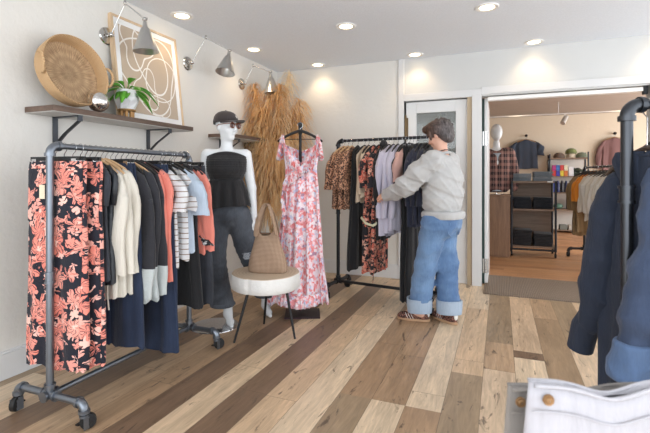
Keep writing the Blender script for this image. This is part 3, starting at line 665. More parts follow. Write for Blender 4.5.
# swing-arm wall lamps
def shade_mat():
    t=NT('brushed_lampshade'); t.set(Metallic=.9,Roughness=.28); t.col(lin((198,197,195))); return t.m
m_shade=shade_mat()
def sconce(base,el,jt,sdir,label,on=1):
    b=Vector(base); t=thing('wall_lamp',label,'wall lamp',base,0,'swing-arm wall lamps'); e=Vector(el)-b; j=Vector(jt)-b; d=Vector(sdir).normalized()
    MB().lathe([(.001,.0),(.062,.0),(.064,.008),(.058,.016),(.03,.022),(.001,.024)],seg=36,rot=(0,R(90),0)).build('wall_plate',m_nickel,t)
    a=Vector((.05,0,.005))
    m=MB(); m.cyl((.02,0,0),a,.011); m.ell(a,.018); m.cyl(a-Vector((0,.025,0)),a+Vector((0,.025,0)),.009); m.build('knuckle',m_nickel,t)
    m=MB(); m.cyl(a,e,.0048); m.ell(e,.013); m.cyl(e-Vector((0,.0,.02)),e+Vector((0,0,.02)),.009); m.build('lower_arm',m_nickel,t)
    m=MB(); m.cyl(e,j,.0048); m.ell(j,.015); m.cyl(j-Vector((.02,0,0)),j+Vector((.02,0,0)),.008); m.cyl(j,j+d*.03,.009); m.build('upper_arm',m_nickel,t)
    q=Vector((0,0,-1)).rotation_difference(d).to_euler()
    s=MB().lathe([(.001,-.02),(.016,-.022),(.018,-.05),(.022,-.062),(.03,-.068),(.09,-.235),(.093,-.24),(.09,-.238),(.028,-.072),(.001,-.066)],seg=40).build('lamp_shade',m_shade,t,loc=j,rot=q)
    MB().ell((0,0,-.115),.024,None,16).build('bulb',plain('frosted_bulb',(240,238,232),.4),s)
sconce((XW,2.37,2.235),(-2.56,2.405,2.47),(-2.44,2.475,2.36),(0.02,.03,-1),'nickel swing-arm wall lamp in front of the framed print, shade straight down')
sconce((XW,3.27,2.25),(-2.56,3.35,2.50),(-2.45,3.575,2.425),(-.02,-.30,-1),'nickel swing-arm wall lamp right of the framed print, shade tilted left')
sconce((XW,4.18,2.24),(-2.58,4.22,2.445),(-2.40,4.30,2.375),(.05,.02,-1),'nickel swing-arm wall lamp partly hidden behind the pampas plumes')
# ================================================================ MANNEQUIN
m_gwhite=plain('glossy_white_mannequin',(226,228,230),.22,var=.01)
def head_sdf(s,c,yaw,pitch,k=.012,sc=1.0,female=True):
    M=(Matrix.Rotation(yaw,3,'Z')@Matrix.Rotation(pitch,3,'X')); c=Vector(c)
    P=lambda x,y,z: tuple(c+M@Vector((x*sc,y*sc,z*sc)))
    e=(M.to_euler()); e=(e.x,e.y,e.z)
    r=lambda *a: [v*sc for v in a]
    s.ell(P(0,.012,.028),r(.073,.092,.088),e,k); s.ell(P(0,-.02,-.03),r(.058,.066,.078),e,.03)
    s.ell(P(0,-.062,-.088),r(.024,.022,.02),e,.025); s.cap(P(0,-.088,.02),P(0,-.108,-.022),.008*sc,.0125*sc,.010)
    s.ell(P(.012,-.098,-.028),r(.007,.009,.006),e,.006); s.ell(P(-.012,-.098,-.028),r(.007,.009,.006),e,.006)
    for q in (-1,1):
        s.ell(P(q*.029,-.083,.012),r(.017,.012,.011),e,.01,sub=True); s.ell(P(q*.029,-.076,.012),r(.012,.011,.009),e,.004)
        s.ell(P(q*.036,-.052,-.03),r(.022,.024,.022),e,.02); s.cap(P(q*.012,-.088,.032),P(q*.045,-.074,.034),.006*sc,.005*sc,.008)
        s.ell(P(q*.073,.012,-.005),r(.008,.017,.03),(e[0],e[1],e[2]+q*.35),.006); s.ell(P(q*.079,.008,-.003),r(.004,.009,.018),e,.004,sub=True)
    s.ell(P(0,-.092,-.048),r(.021,.009,.0055),e,.004); s.ell(P(0,-.089,-.059),r(.018,.010,.0065),e,.004)
    return P
s=SDF((-.34,-.3,-.01),(.52,.36,1.75),.0075)
s.ell((0,0,.94),(.155,.105,.13),k=.05).ell((0,.0,1.10),(.112,.085,.14),k=.05).ell((0,.0,1.25),(.142,.095,.14),k=.05)
for q in (-1,1): s.ell((q*.062,-.075,1.265),(.058,.05,.055),k=.03)
s.cap((-.145,.015,1.375),(.145,.015,1.375),.042,.042,.04).cap((0,.01,1.37),(0,-.003,1.52),.05,.045,.03)
s.chain([(-.155,.015,1.368),(-.195,.03,1.1),(-.215,-.0,.87)],[.046,.038,.026],.02); s.chain([(.155,.015,1.368),(.20,.035,1.1),(.22,.02,.87)],[.046,.038,.026],.02)
for q,yy in ((-1,0.0),(1,.02)):
    hx=q*.215; s.chain([(hx,yy,.87),(hx,yy-.008,.80)],[.024,.03],.015,(.6,1,1))
    for f,(dy,L) in enumerate([(-.026,.066),(-.009,.078),(.008,.074),(.024,.058)]): s.chain([(hx,yy+dy,.79),(hx-q*.004,yy+dy*1.1-.006,.79-L*.55),(hx-q*.012,yy+dy*1.1-.006,.79-L)],[.009,.008,.0065],.004)
    s.chain([(hx,yy-.026,.83),(hx-q*.004,yy-.045,.795),(hx-q*.01,yy-.045,.765)],[.011,.0095,.008],.008)
LK=[(-.080,0,.88),(-.095,-.02,.5),(.01,.04,.14)]; RK=[(.085,.0,.88),(.205,.08,.5),(.33,.22,.14)]
s.chain(LK,[.092,.056,.036],.03); s.chain(RK,[.092,.056,.036],.03)
for (x,y,_) in (LK[2],RK[2]):
    s.chain([(x,y,.13),(x,y-.01,.075),(x+.02,y-.085,.028),(x+.03,y-.14,.016)],[.034,.036,.027,.016],.02); s.ell((x,y+.02,.07),(.03,.034,.05),k=.02)
HP=head_sdf(s,(.0,-.012,1.595),R(42),R(4))
MX,MY,MR=-2.050,2.95,R(34.4)
t=thing('mannequin','glossy white female mannequin wearing cap, sunglasses, strapless top and jeans','mannequin',(MX,MY,0),MR)
s.build('mannequin_body',m_gwhite,t)
MB().lathe([(.001,.012),(.16,.011),(.185,.006),(.188,0),(.001,0)],(-.09,-.02,0),seg=56).build('round_base',plain('polished_plate',(196,196,198),.12,.9,.03),t)
m=MB(); m.cyl((.03,.055,.01),(.03,.055,.22),.008); m.build('support_rod',m_nickel,t)
# baseball cap
M=Matrix.Rotation(R(42),3,'Z')@Matrix.Rotation(R(2),3,'X'); cc=Vector((0,-.012,1.595))
def onhead(name,label,cat): 
    o=thing(name,label,cat,(0,0,0),0); o.matrix_world=Matrix.Translation((MX,MY,0))@Matrix.Rotation(MR,4,'Z')@Matrix.Translation(cc)@M.to_4x4(); return o
m_cap=cloth('dark_brown_cap_cloth',(62,54,54)); 
t=onhead('baseball_cap','dark brown baseball cap with white patch on the mannequin head','cap')
rg=[]
for z,f in [(.035,1.0),(.03,1.02),(.05,1.03),(.075,.97),(.095,.86),(.112,.66),(.122,.4),(.127,.15),(.128,.02)]:
    rg.append([(f*.086*math.cos(a),.014+f*.105*math.sin(a),z-.006*math.cos(6*a)*(z>.05)*0-.012*math.sin(a)*(z<.06)) for a in [2*PI*i/40 for i in range(40)]])
MB().rings(rg,False,True).build('crown',m_cap,t,ang=180,solid=.003)
m=MB(); top=[];rr=[]
for i in range(15):
    a=PI+PI*i/14; rr.append([(.075*math.cos(a),.0+.08*math.sin(a)*1.0,.046),(.078*math.cos(a),-.01+.185*math.sin(a)**1,.045-.018*math.cos(a)**2),(.076*math.cos(a),-.01+.183*math.sin(a),.041-.018*math.cos(a)**2),(.075*math.cos(a),.0+.08*math.sin(a),.040)])
m.rings(rr); m.build('brim',m_cap,t,ang=60)
m=MB(); m.ell((.0,.014,.129),(.008,.008,.005)); m.build('top_button',m_cap,t)
m=MB(); m.box((.012,-.083,.078),(.035,.004,.024),(R(-24),0,0)); m.build('patch',plain('white_patch',(220,216,210),.7),t,bevel=.004)
t=onhead('sunglasses','brown tortoiseshell sunglasses on the mannequin face','sunglasses')
m_tor=plain('tortoiseshell',(120,66,40),.25,0,.5,40)
m_lens=NT('smoky_brown_lens'); m_lens.set(Roughness=.06); m_lens.col(lin((74,42,34))); m_lens=m_lens.m
m=MB()
for q in (-1,1):
    m.torus((q*.034,-.104,.006),.022,.003,(R(90),0,0),28,8); 
m.tube([(-.01,-.105,.016),(0,-.111,.02),(.01,-.105,.016)],.0028,8); m.build('rims',m_tor,t)
for q in (-1,1):
    MB().ell((q*.034,-.1035,.006),(.021,.0025,.021),None,20).build('lens',m_lens,t)
    MB().tube([(q*.06,-.104,.018),(q*.078,-.085,.017),(q*.081,.0,.012),(q*.078,.03,.0)],.0028,8).build('temple',m_tor,t)
# strapless top
m_top=cloth('black_smocked_cotton',(34,33,35),wr=.5)
t=thing('strapless_top','black strapless peplum top on the mannequin','top',(MX,MY,0),MR)
def smock():
    m=MB(); rg=[]
    for j in range(34):
        z=1.372-.205*j/33; u=j/33
        hw,ht,cy=interp([(0,.150,.112,-.012),(-.3,.158,.142,-.024),(-.62,.155,.145,-.024),(-.9,.136,.112,-.008),(-1,.126,.1,0)],-u)
        rg.append([((hw+.0025*math.sin(j*PI/1.5))*math.cos(a),cy+(ht+.0025*math.sin(j*PI/1.5))*math.sin(a),z+(.018*math.cos(2*a+PI) if j<3 else 0)*(1-j/3)+.0) for a in [2*PI*i/56 for i in range(56)]])
    return m.rings(rg,False,False)
smock().build('smocked_bodice',m_top,t,ang=180,solid=.003)
body([(1.172,.128,.102,0,0),(1.15,.14,.112,0,0),(1.05,.172,.14,0,0),(.955,.198,.155,0,0)],5,.014,5,n=84,hem=.008).build('peplum',m_top,t,ang=180)
# jeans by signed distance
m_mj=denim('washed_black_denim',(42,45,53),(106,112,122),.55)
s=SDF((-.26,-.24,.1),(.52,.4,1.02),.0075)
s.ell((0,.005,.90),(.166,.118,.12),k=.04); s.cap((0,.0,.88),(0,0,1.0),.11,.1,.03,(1.25,1,1))
for K,hem in ((LK,(-.035,.03,.135)),(RK,(.345,.235,.15))):
    s.chain([K[0],K[1],hem],[.104,.084,.096],.02)
s.disp(wr(4,.0045,(28,28,16),6)); s.disp(ridge(5,.005,36)); s.cut((0,0,-1),-.15); s.cut((0,0,1),1.0)
t=thing('mannequin_jeans','washed black wide jeans with a ripped knee on the mannequin','jeans',(MX,MY,0),MR)
s.build('jeans_body',m_mj,t)
for K,hem in ((LK,(-.035,.03,.155)),(RK,(.325,.228,.17))):
    MB().lathe([(.096,-.012),(.099,0),(.099,.012),(.096,.02)],hem,seg=40).build('hem_stitch',m_mj,t)
m=MB()
rr_=random.Random(2)
for k in range(9): m.tube([(.13+rr_.uniform(-.01,.01),-.035,.575-.006*k),(.155,-.042,.574-.006*k),(.185+rr_.uniform(-.01,.01),-.034,.576-.006*k)],.0022,5)
o=m.build('knee_rip',plain('frayed_thread',(190,194,200),.9),t); 
# ================================================================ TABLE + BAG
m_slice=NT('tree_slice'); m_slice.set(Roughness=.55); _c=m_slice.coords(); _s=m_slice.n('ShaderNodeSeparateXYZ',{0:m_slice.n('ShaderNodeVectorMath',{0:_c,1:m_slice.n('ShaderNodeVectorMath',{0:m_slice.noise(_c,5).outputs[1],1:(.05,)*3},operation='MULTIPLY').outputs[0]},operation='ADD').outputs[0]})
_r=m_slice.math('SQRT',m_slice.math('ADD',m_slice.math('MULTIPLY',_s.outputs[0],_s.outputs[0]),m_slice.math('MULTIPLY',_s.outputs[1],_s.outputs[1])))
m_slice.col(m_slice.mix(m_slice.math('ADD',m_slice.math('MULTIPLY',m_slice.math('SINE',m_slice.math('MULTIPLY',_r,260.0)),.25),.5),lin((180,158,134)),lin((208,190,168)))); m_slice=m_slice.m
m_bark=plain('white_painted_bark',(222,220,216),.6,var=.08,vs=14,bump=(30,.5,.01))
t=thing('log_slice_table','low side table with a thick log-slice top, white edge and black pin legs','side table',(-1.64,2.865,0))
rt=random.Random(5); ph=[rt.uniform(0,6.3) for _ in range(5)]
def outl(k,z): return [((.268*k*(1+.03*math.sin(2*a+ph[0])+.02*math.sin(3*a+ph[1])+.008*math.sin(9*a+ph[2])-(.03 if abs(((a-4.75+PI)%(2*PI))-PI)<.05 else 0)))*math.cos(a),(.262*k*(1+.03*math.sin(2*a+ph[0])+.02*math.sin(3*a+ph[1])+.008*math.sin(9*a+ph[2])-(.03 if abs(((a-4.75+PI)%(2*PI))-PI)<.05 else 0)))*math.sin(a),z) for a in [2*PI*i/120 for i in range(120)]]
MB().rings([outl(.975,.364),outl(.995,.369),outl(1.0,.41),outl(.992,.464),outl(.98,.471)],True,True).build('bark_edge',m_bark,t,ang=50)
MB().rings([outl(.972,.470),outl(.965,.4745)],True,True).build('top_face',m_slice,t,ang=50)
for (x0,y0,x1,y1) in [(-.06,-.14,-.128,-.231),(.16,.02,.244,.002),(-.06,.13,-.131,.2)]:
    m=MB(); m.cyl((x0,y0,.37),(x1,y1,0.0),.0115,.008,14); m.cyl((x0,y0,.362),(x0,y0,.37),.03,seg=16); m.build('leg',m_black,t)
def woven(name,a,b,sc=90):
    t=NT(name); t.set(Roughness=.6); co=t.coords(); sx=t.n('ShaderNodeSeparateXYZ',{0:co})
    u=t.math('SINE',t.math('MULTIPLY',t.math('ADD',sx.outputs[0],sx.outputs[2]),sc*3.1)); v=t.math('SINE',t.math('MULTIPLY',t.math('SUBTRACT',sx.outputs[0],sx.outputs[2]),sc*3.1))
    h=t.math('MULTIPLY',u,v); t.col(t.mix(t.math('ADD',t.math('MULTIPLY',h,.5),.5),lin(a),lin(b))); t.bump(h,.8,.006); return t.m
m_bag=woven('woven_tan_leather',(158,126,102),(206,176,150),110)
t=thing('woven_tote_bag','tan woven leather tote bag standing on the log-slice table','bag',(-1.625,2.87,.4745),R(14))
m=MB(); rg=[]; n=64
for z,hw,ht,cx in [(0,.13,.055,0),(.004,.145,.066,0),(.03,.15,.074,.0),(.1,.137,.074,.0),(.17,.112,.062,-.003),(.24,.088,.046,-.006),(.29,.078,.034,-.008),(.31,.075,.03,-.01)]:
    rg.append([(cx+hw*math.copysign(abs(math.cos(a))**.7,math.cos(a))+.003*math.sin(9*z*10+3*a),ht*math.copysign(abs(math.sin(a))**.8,math.sin(a))+.006*math.sin(5*math.cos(a)+z*22),z+(.03*math.cos(2*a)+.004*math.sin(5*a))*(z/.31)**3) for a in [2*PI*i/n for i in range(n)]])
m.rings(rg,True,False); m.build('bag_body',m_bag,t,ang=180,solid=.005,subsurf=1)
for yy,px in ((-.03,-.022),(.03,-.018)):
    m=MB(); m.tube([(-.085,yy,.26),(-.082,yy,.31),(-.066,yy*.9,.39),(-.045,yy*.5,.46),(px,yy*.3,.515),(.0,yy*.3,.518),(.022,yy*.5,.48),(.048,yy*.8,.4),(.068,yy,.33),(.074,yy,.27)],[.02,.022,.022,.02,.016,.016,.02,.022,.022,.02],10,flat=.25,ref=(1,0,0)); m.build('bag_handle',m_bag,t,ang=180,subsurf=1)
MB().box((-.012,0,.29),(.15,.045,.005)).build('bag_lining',plain('dark_tan_lining',(110,84,64),.8),t)
# ================================================================ DRESS ON STAND
DX,DY,DR=-1.615,3.42,R(24)
t=thing('garment_stand','black upright garment stand with a square base behind the pink dress','stand',(DX,DY,0),DR)
MB().box((.02,-.02,.006),(.3,.26,.012)).build('square_base',plain('dark_plum_metal',(52,36,44),.35,.5),t,bevel=.002)
m=MB(); m.cyl((0,.06,.01),(0,.06,1.655),.0125); m.tube([(0,.06,1.63),(0,.02,1.645),(0,-.005,1.642)],.006,8); m.build('pole',m_black,t)
MB().box((0,.06,1.62),(.035,.03,.10)).build('pole_head',m_black,t,bevel=.003)
P_dress=None
def dress_mat():
    t=NT('pink_watercolour_floral'); t.set(Roughness=.8,Sheen_Weight=.1); co=t.coords(rand=False); nz=t.noise(co,30,3)
    v=t.n('ShaderNodeVectorMath',{0:co,1:t.n('ShaderNodeVectorMath',{0:nz.outputs[1],1:(.03,)*3},operation='MULTIPLY').outputs[0]},operation='ADD').outputs[0]
    a=t.n('ShaderNodeTexVoronoi',{'Vector':v,'Scale':46}); h=t.n('ShaderNodeSeparateColor',{0:a.outputs['Color']}).outputs[0]
    c=t.ramp(h,[(0,lin((228,146,150))),(.22,lin((240,214,220))),(.36,lin((222,128,126))),(.48,lin((232,222,232))),(.6,lin((238,168,172))),(.74,lin((196,196,220))),(.84,lin((236,226,230))),(.95,lin((170,130,150)))],'CONSTANT')
    w=t.math('GREATER_THAN',t.noise(co,22,3).outputs[0],.56); t.col(t.mix(t.math('MULTIPLY',w,.6),c,lin((238,226,230)))); t.bump(t.noise(co,14,4).outputs[0],.4,.02); return t.m
P_dress=dress_mat()
t=thing('ruffled_dress','long pink and white floral ruffled dress on a black hanger, beside the table','dress',(DX,DY,1.642),DR)
hanger(t,m_hangb,.195,.045,.1); MB().tube([(-.19,0,-.14),(-.1,0,-.085),(0,0,-.048),(.1,0,-.085),(.19,0,-.14)],.014,8,flat=.8,ref=(0,1,0)).build('hanger_shoulder',m_hangb,t,ang=180)
m=MB(); rg=[]; n=110; rD=random.Random(4)
for j in range(70):
    u=j/69; z=-.165-1.375*u
    hw,ht,cx,_=interp([(0,.150,.07,.01,0),(-.06,.15,.075,.01,0),(-.16,.132,.06,.01,0),(-.3,.145,.075,.012,0),(-.7,.19,.1,.0,0),(-1,.255,.13,-.02,0)],-u)
    f=.004+.026*u
    rg.append([(cx+(hw)*math.cos(a)+f*.5*math.sin(9*a+2),ht*math.sin(a)+f*math.sin(13*a+1.5*math.sin(3*u))+f*.5*math.sin(23*a+u*2),z+(.012*math.sin(5*a)+.006*math.sin(13*a))*u**2+(.05*abs(math.sin(a))**.0*0)+((-.17 if math.sin(a)<0 else -.06)*(1-abs(math.cos(a)))*(1-u*8) if u<.125 else 0)) for a in [2*PI*i/n for i in range(n)]])
m.rings(rg,False,False); m.build('dress_body',P_dress,t,ang=180,solid=.002)
def ruffle(path,wid,seed,amp=.018,out=(0,-1,0),nw=26):
    """strip hanging from a path with a wavy free edge"""
    m=MB(); path=[Vector(p) for p in path]; O=Vector(out); rg=[]; N=nw*6
    r=random.Random(seed); p0=r.uniform(0,6)
    for i in range(N+1):
        u=i/N*(len(path)-1); k=min(int(u),len(path)-2); p=path[k].lerp(path[k+1],u-k); t_=(path[k+1]-path[k]).normalized()
        ws=wid*(.35+.65*math.sin(PI*i/N)**.4)
        row=[]
        for j in range(6):
            v=j/5; wv=math.sin(i/N*nw*2*PI*.5+p0+.8*math.sin(i*.13))
            row.append(p+Vector((t_.z*0,0,-1))*(ws*v)+O*(amp*v*(1.1+wv)+.004)+t_*(amp*.6*v*math.cos(i/N*nw*PI+p0)))
        rg.append(row)
    V=[[m.b.verts.new(q) for q in row] for row in rg]
    for a,b in zip(V[:-1],V[1:]):
        for j in range(5): m.b.faces.new((a[j],a[j+1],b[j+1],b[j]))
    return m
for s in (-1,1):
    x0=.01
    m=MB(); m.tube([(s*.15,.02,-.13),(s*.152,0,-.085),(s*.15,-.028,-.12),(s*.135,-.06,-.2)],[.012,.012,.014,.016],8,flat=.3,ref=(1,0,0)); m.build('shoulder_strap',P_dress,t,ang=180)
    ruffle([(s*.15,-.035,-.1),(s*.13,-.06,-.17),(s*.085,-.078,-.245),(s*.03+x0,-.085,-.32),(x0,-.088,-.36)],.105,10+s,.02).build('neck_ruffle',P_dress,t,ang=180,solid=.0015)
    ruffle([(s*.155,-.03,-.1),(s*.175,-.0,-.11),(s*.165,.04,-.12),(s*.14,.06,-.16)],.19,20+s,.018,(s*.8,-.3,0),14).build('shoulder_ruffle',P_dress,t,ang=180,solid=.0015)
ruffle([(.1,-.075,-.33),(.0,-.1,-.36),(-.09,-.08,-.42),(-.13,-.055,-.5),(-.11,-.07,-.6)],.1,31,.022,nw=22).build('waist_ruffle',P_dress,t,ang=180,solid=.0015)
ruffle([(-.10,-.07,-.42),(-.145,-.07,-.5),(-.13,-.085,-.66),(-.12,-.1,-.8)],.14,33,.02,(-.5,-.6,0),14).build('side_ruffle',P_dress,t,ang=180,solid=.0015)
ruffle([(-.255,-.02,-1.43),(-.16,-.12,-1.44),(0,-.155,-1.45),(.14,-.12,-1.44),(.225,-.02,-1.43)],.11,35,.012,nw=30).build('hem_flounce',P_dress,t,ang=180,solid=.0015)
m=MB(); m.tube([(0,-.09,-.3),(.004,-.1,-.38),(.002,-.1,-.44)],.003,6); m.ell((.002,-.1,-.45),(.008,.008,.014)); m.build('neck_tassel',C_navy,t)
# ================================================================ PAMPAS GRASS
def pampas_mat():
    t=NT('dried_pampas'); t.set(Roughness=.8); co=t.coords(); r=t.n('ShaderNodeObjectInfo').outputs['Random']
    n=t.noise(co,9,3).outputs[0]; f=t.math('ADD',t.math('MULTIPLY',r,.45),t.math('MULTIPLY',n,.6)); t.col(t.ramp(f,[(.1,lin((200,148,92))),(.42,lin((236,194,138))),(.72,lin((252,232,196)))])); d=t.n('ShaderNodeBsdfTranslucent'); t.t.links.new(t.b.inputs['Base Color'].links[0].from_socket,d.inputs[0]); x=t.n('ShaderNodeMixShader',{0:.3,1:t.b.outputs[0],2:d.outputs[0]}); o=[q for q in t.t.nodes if q.type=='OUTPUT_MATERIAL'][0]; t.t.links.new(x.outputs[0],o.inputs[0]); return t.m
m_pam=pampas_mat(); m_stem=plain('dry_stem',(176,138,88),.7)
t=thing('pampas_bouquet','tall golden dried pampas grass bunch in the corner behind the mannequin','dried grass',(-2.42,4.38,0))
MB().lathe([(.001,0),(.09,0),(.12,.06),(.13,.2),(.1,.38),(.065,.46),(.07,.5),(.06,.5),(.055,.46)],seg=40).build('floor_vase',plain('brown_stoneware',(120,92,66),.6,bump=(30,.3)),t)
def plume(tip,start,droop,n,L,seed,side=0):
    r=random.Random(seed); b=Vector((r.uniform(-.03,.03),r.uniform(-.03,.03),.42)); tip=Vector(tip); V=[];F=[]
    mid=b.lerp(tip,.5)+Vector((-.0,0,.12)); 
    def P(u): return b*(1-u)**2+mid*2*u*(1-u)+tip*u*u+Vector((0,0,-droop*max(0,u-.75)**1.5))
    for i in range(n):
        u=start+(1-start)*i/n; p=P(u); tg=(P(min(1,u+.02))-P(u-.02)).normalized(); az=r.uniform(0,2*PI); 
        l=L*r.uniform(.6,1.15)*(1.15-.65*((u-start)/(1-start)))
        o=(Vector((math.cos(az),math.sin(az),0))*.42+tg*.62).normalized(); sag=r.uniform(1.15,1.6)+side*.0
        w=.0046; d=Vector((-math.sin(az),math.cos(az),0)); k=len(V); S=4
        for j in range(S+1):
            v=j/S; q=p+o*(l*v)+Vector((math.cos(az)*.1,math.sin(az)*.1,-1))*(l*sag*v*v*.8); q.x=max(q.x,-.275); q.y=min(q.y,.62); ww=w*(1-.7*v)
            V+= [q-d*ww,q+d*ww]
        for j in range(S): F.append((k+2*j,k+2*j+1,k+2*j+3,k+2*j+2))
    pts=[P(i/14) for i in range(15)]; k=len(V)
    for p in pts:
        for a in range(5): V.append(p+Vector((.004*math.cos(a*1.257),.004*math.sin(a*1.257),0)))
    for i in range(14):
        for a in range(5): F.append((k+i*5+a,k+i*5+(a+1)%5,k+i*5+5+(a+1)%5,k+i*5+5+a))
    me=bpy.data.meshes.new('plume'); me.from_pydata([tuple(v) for v in V],[],F); o=bpy.data.objects.new('plume',me); C.objects.link(o); me.materials.append(m_pam); o.parent=t
tips=[(-.20,-.06,2.30),(-.06,0,2.34),(.165,.10,2.43),(.28,.12,2.2),(.06,.05,2.2),(-.22,-.05,1.95),(.30,.10,1.95),(-.1,-.1,2.1),(.12,-.05,2.28),(0,.05,1.9),(-.16,.0,1.7),(.2,.0,1.75),(-.05,-.1,1.65),(-.2,-.1,1.45),(.1,-.1,1.5),(-.12,-.12,1.25)]
for i,p in enumerate(tips): plume(p,.28 if i>8 else .42,[.5,1.3,.3,1.1][i%4],520,.5 if i>8 else .42,40+i)
# ================================================================ MIDDLE RACK
RX,RY,RR=-1.55,4.20,R(-7.8); MZ=1.56
pipe_rack('pipe_clothes_rack','black iron pipe clothes rack against the back wall, leopard shirts at its left end','clothes rack',(RX,RY,0),RR,1.03,MZ,.25,m_pipe2,collars=(.5,))
def mr(u,name,label,cat,group=None,rz=0,dy=0):
    return thing(name,label,cat,(RX+u*math.cos(RR)-dy*math.sin(RR),RY+u*math.sin(RR)+dy*math.cos(RR),MZ+.0175-.024),RR+R(90+rz),group)
F_leo=leopard('leopard_print',(196,148,118),(128,84,62),(58,40,36),72)
F_flor=bloom('black_coral_floral_mid',(26,24,30),((226,142,120),(212,104,84)),(234,182,160),scale=13,leaf=(196,120,100),fill=.6,warp=.6)
C_ecru=cloth('ecru_knit',(206,186,162)); C_lav=cloth('pale_lavender_cotton',(196,192,208),wr=.4); C_pink=cloth('dusty_pink_cotton',(206,164,154)); C_ink=cloth('ink_blue_cotton',(44,48,66),wr=.5); C_belt=plain('cream_belt_cloth',(206,200,170),.8)
for i,(u,lb) in enumerate([(.07,'leopard print short-sleeved shirt at the very left end of the middle rack'),(.115,'leopard print short-sleeved shirt, second from the left on the middle rack'),(.16,'leopard print short-sleeved shirt next to the black dress on the middle rack')]):
    t=mr(u,'leopard_shirt',lb,'shirt','leopard shirts on the middle rack',-6+5*i); top_garment(t,F_leo,.62,.205,.018,200+i,.36,r0=.075,r1=.085,splay=.06,hmat=m_felt)
t=mr(.225,'black_slip_dress','long plain black dress between the leopard shirts and cream top','dress',None,3); top_garment(t,C_black,1.21,.15,.018,210,0,flare=.07,fold=.014,collar=False)
t=mr(.30,'knit_vest','cream sleeveless knit top between black dress and coral floral dress','top',None,-3); top_garment(t,C_ecru,.55,.185,.018,212,.0,fold=.016)
t=mr(.345,'ecru_cardigan','cream fine-knit cardigan directly behind the coral floral dress','cardigan',None,3); top_garment(t,C_ecru,.5,.18,.016,213,.4,fold=.014)
for i,(u,lb) in enumerate([(.40,'black and coral floral dress with hanging tie ends, the left one of two'),(.455,'black and coral floral dress beside the black hooded top, the right one of two')]):
    t=mr(u,'floral_dress',lb,'dress','floral dresses on the middle rack',-4+7*i); top_garment(t,F_flor,1.22,.19,.018,220+i,.34,r0=.06,r1=.07,flare=.05,fold=.018,slim=.1,nf=5)
    if i==0:
        MB().tube([(-.1,-.04,-.7),(-.12,-.05,-.95),(-.11,-.06,-1.2),(-.12,-.05,-1.38)],.007,8,flat=.4).build('tie',F_flor,t,ang=180)
t=mr(.505,'black_hooded_top','black top with raised hood between floral dress and lavender shirts','top',None,2); top_garment(t,C_black,.9,.19,.018,230,.5)
MB().ell((0,0,-.055),(.085,.03,.055),None,20).build('hood',C_black,t,ang=180)
MB().tube([(-.17,-.03,-.77),(-.21,.03,-.82),(-.22,.10,-.80),(-.215,.15,-.745)],.013,8,flat=.25,ref=(0,0,1)).build('loose_belt_end',C_belt,t,ang=180)
m=MB(); body([(-.735,.188,.03,0,0),(-.79,.19,.032,0,0)],9,.003,3,hem=.004,mb=m); m.build('cream_belt',C_belt,t,ang=180)
for i,(u,lb) in enumerate([(.56,'pale lavender long-sleeved shirt held by the woman, the left one'),(.605,'pale lavender shirt, middle one of three under the woman hand'),(.65,'pale lavender shirt nearest the pink blouse')]):
    t=mr(u,'lavender_shirt',lb,'shirt','lavender shirts on the middle rack',-5+4*i); top_garment(t,C_lav,.86-.03*i,.2,.022,240+i,.62,fold=.016,r0=.065,r1=.045,splay=.035)
t=mr(.70,'black_blouse','black blouse between lavender shirts and dusty pink blouse','blouse',None,1); top_garment(t,C_black,.5,.19,.017,250,.3)
t=mr(.735,'pink_blouse','dusty pink blouse with short sleeves beside the woman hand','blouse',None,-3); top_garment(t,C_pink,.5,.2,.018,252,.28,r0=.065,r1=.07)
for i,(u,lb) in enumerate([(.765,'long black trousers touching the floor beside the woman jeans, left pair'),(.8,'long black trousers touching the floor beside the woman jeans, right pair')]):
    t=mr(u,'black_trousers',lb,'trousers','long black trousers on the middle rack',-2+4*i); trousers(t,C_black,1.42,.16,.017,255+i,.014,True,.03)
for i,(u,lb) in enumerate([(.84,'ink blue shirt hanging in front of the woman elbow, left one'),(.88,'ink blue shirt hanging near the woman elbow, middle one'),(.91,'ink blue shirt hidden mostly behind the woman, right one')]):
    t=mr(u,'ink_blue_shirt',lb,'shirt','ink blue shirts on the middle rack',-4+4*i); top_garment(t,C_ink,.76-.02*i,.2,.02,260+i,.5,fold=.016)
for i,u in enumerate((.935,.96,.985)):
    t=mr(u,'charcoal_shirt','charcoal shirt on the right end of the middle rack behind the woman','shirt','charcoal shirts behind the woman',-3+3*i); top_garment(t,C_char,.7,.19,.018,270+i,.45)
# ================================================================ PERSON
m_skin=NT('skin'); m_skin.set(Roughness=.5); m_skin.set(Subsurface_Weight=.1); _c=m_skin.coords(); m_skin.col(m_skin.mix(m_skin.noise(_c,12).outputs[0],lin((206,156,134)),lin((224,178,156)))); m_skin=m_skin.m
PX,PY,PR=-.506+.057,3.657-.0175,R(253)
t=thing('person','person in light grey sweatshirt and cuffed blue jeans, browsing the middle rack of clothes','person',(PX,PY,0),PR)
s=SDF((-.34,-.72,-.005),(.34,.34,1.7),.0065)
s.ell((0,.01,.88),(.14,.10,.12),k=.05).ell((0,.01,1.04),(.115,.085,.14),k=.05).ell((0,.0,1.22),(.14,.1,.14),k=.05)
s.cap((-.14,.01,1.33),(.14,.01,1.33),.045,.045,.04).cap((0,.02,1.33),(0,.0,1.46),.052,.046,.03)
LA=[(.155,.0,1.325),(.165,-.21,1.125),(.06,-.475,1.035)]; RA=[(-.155,0,1.325),(-.20,-.2,1.12),(-.145,-.43,1.125)]
s.chain(LA,[.044,.036,.024],.02); s.chain(RA,[.044,.036,.024],.02)
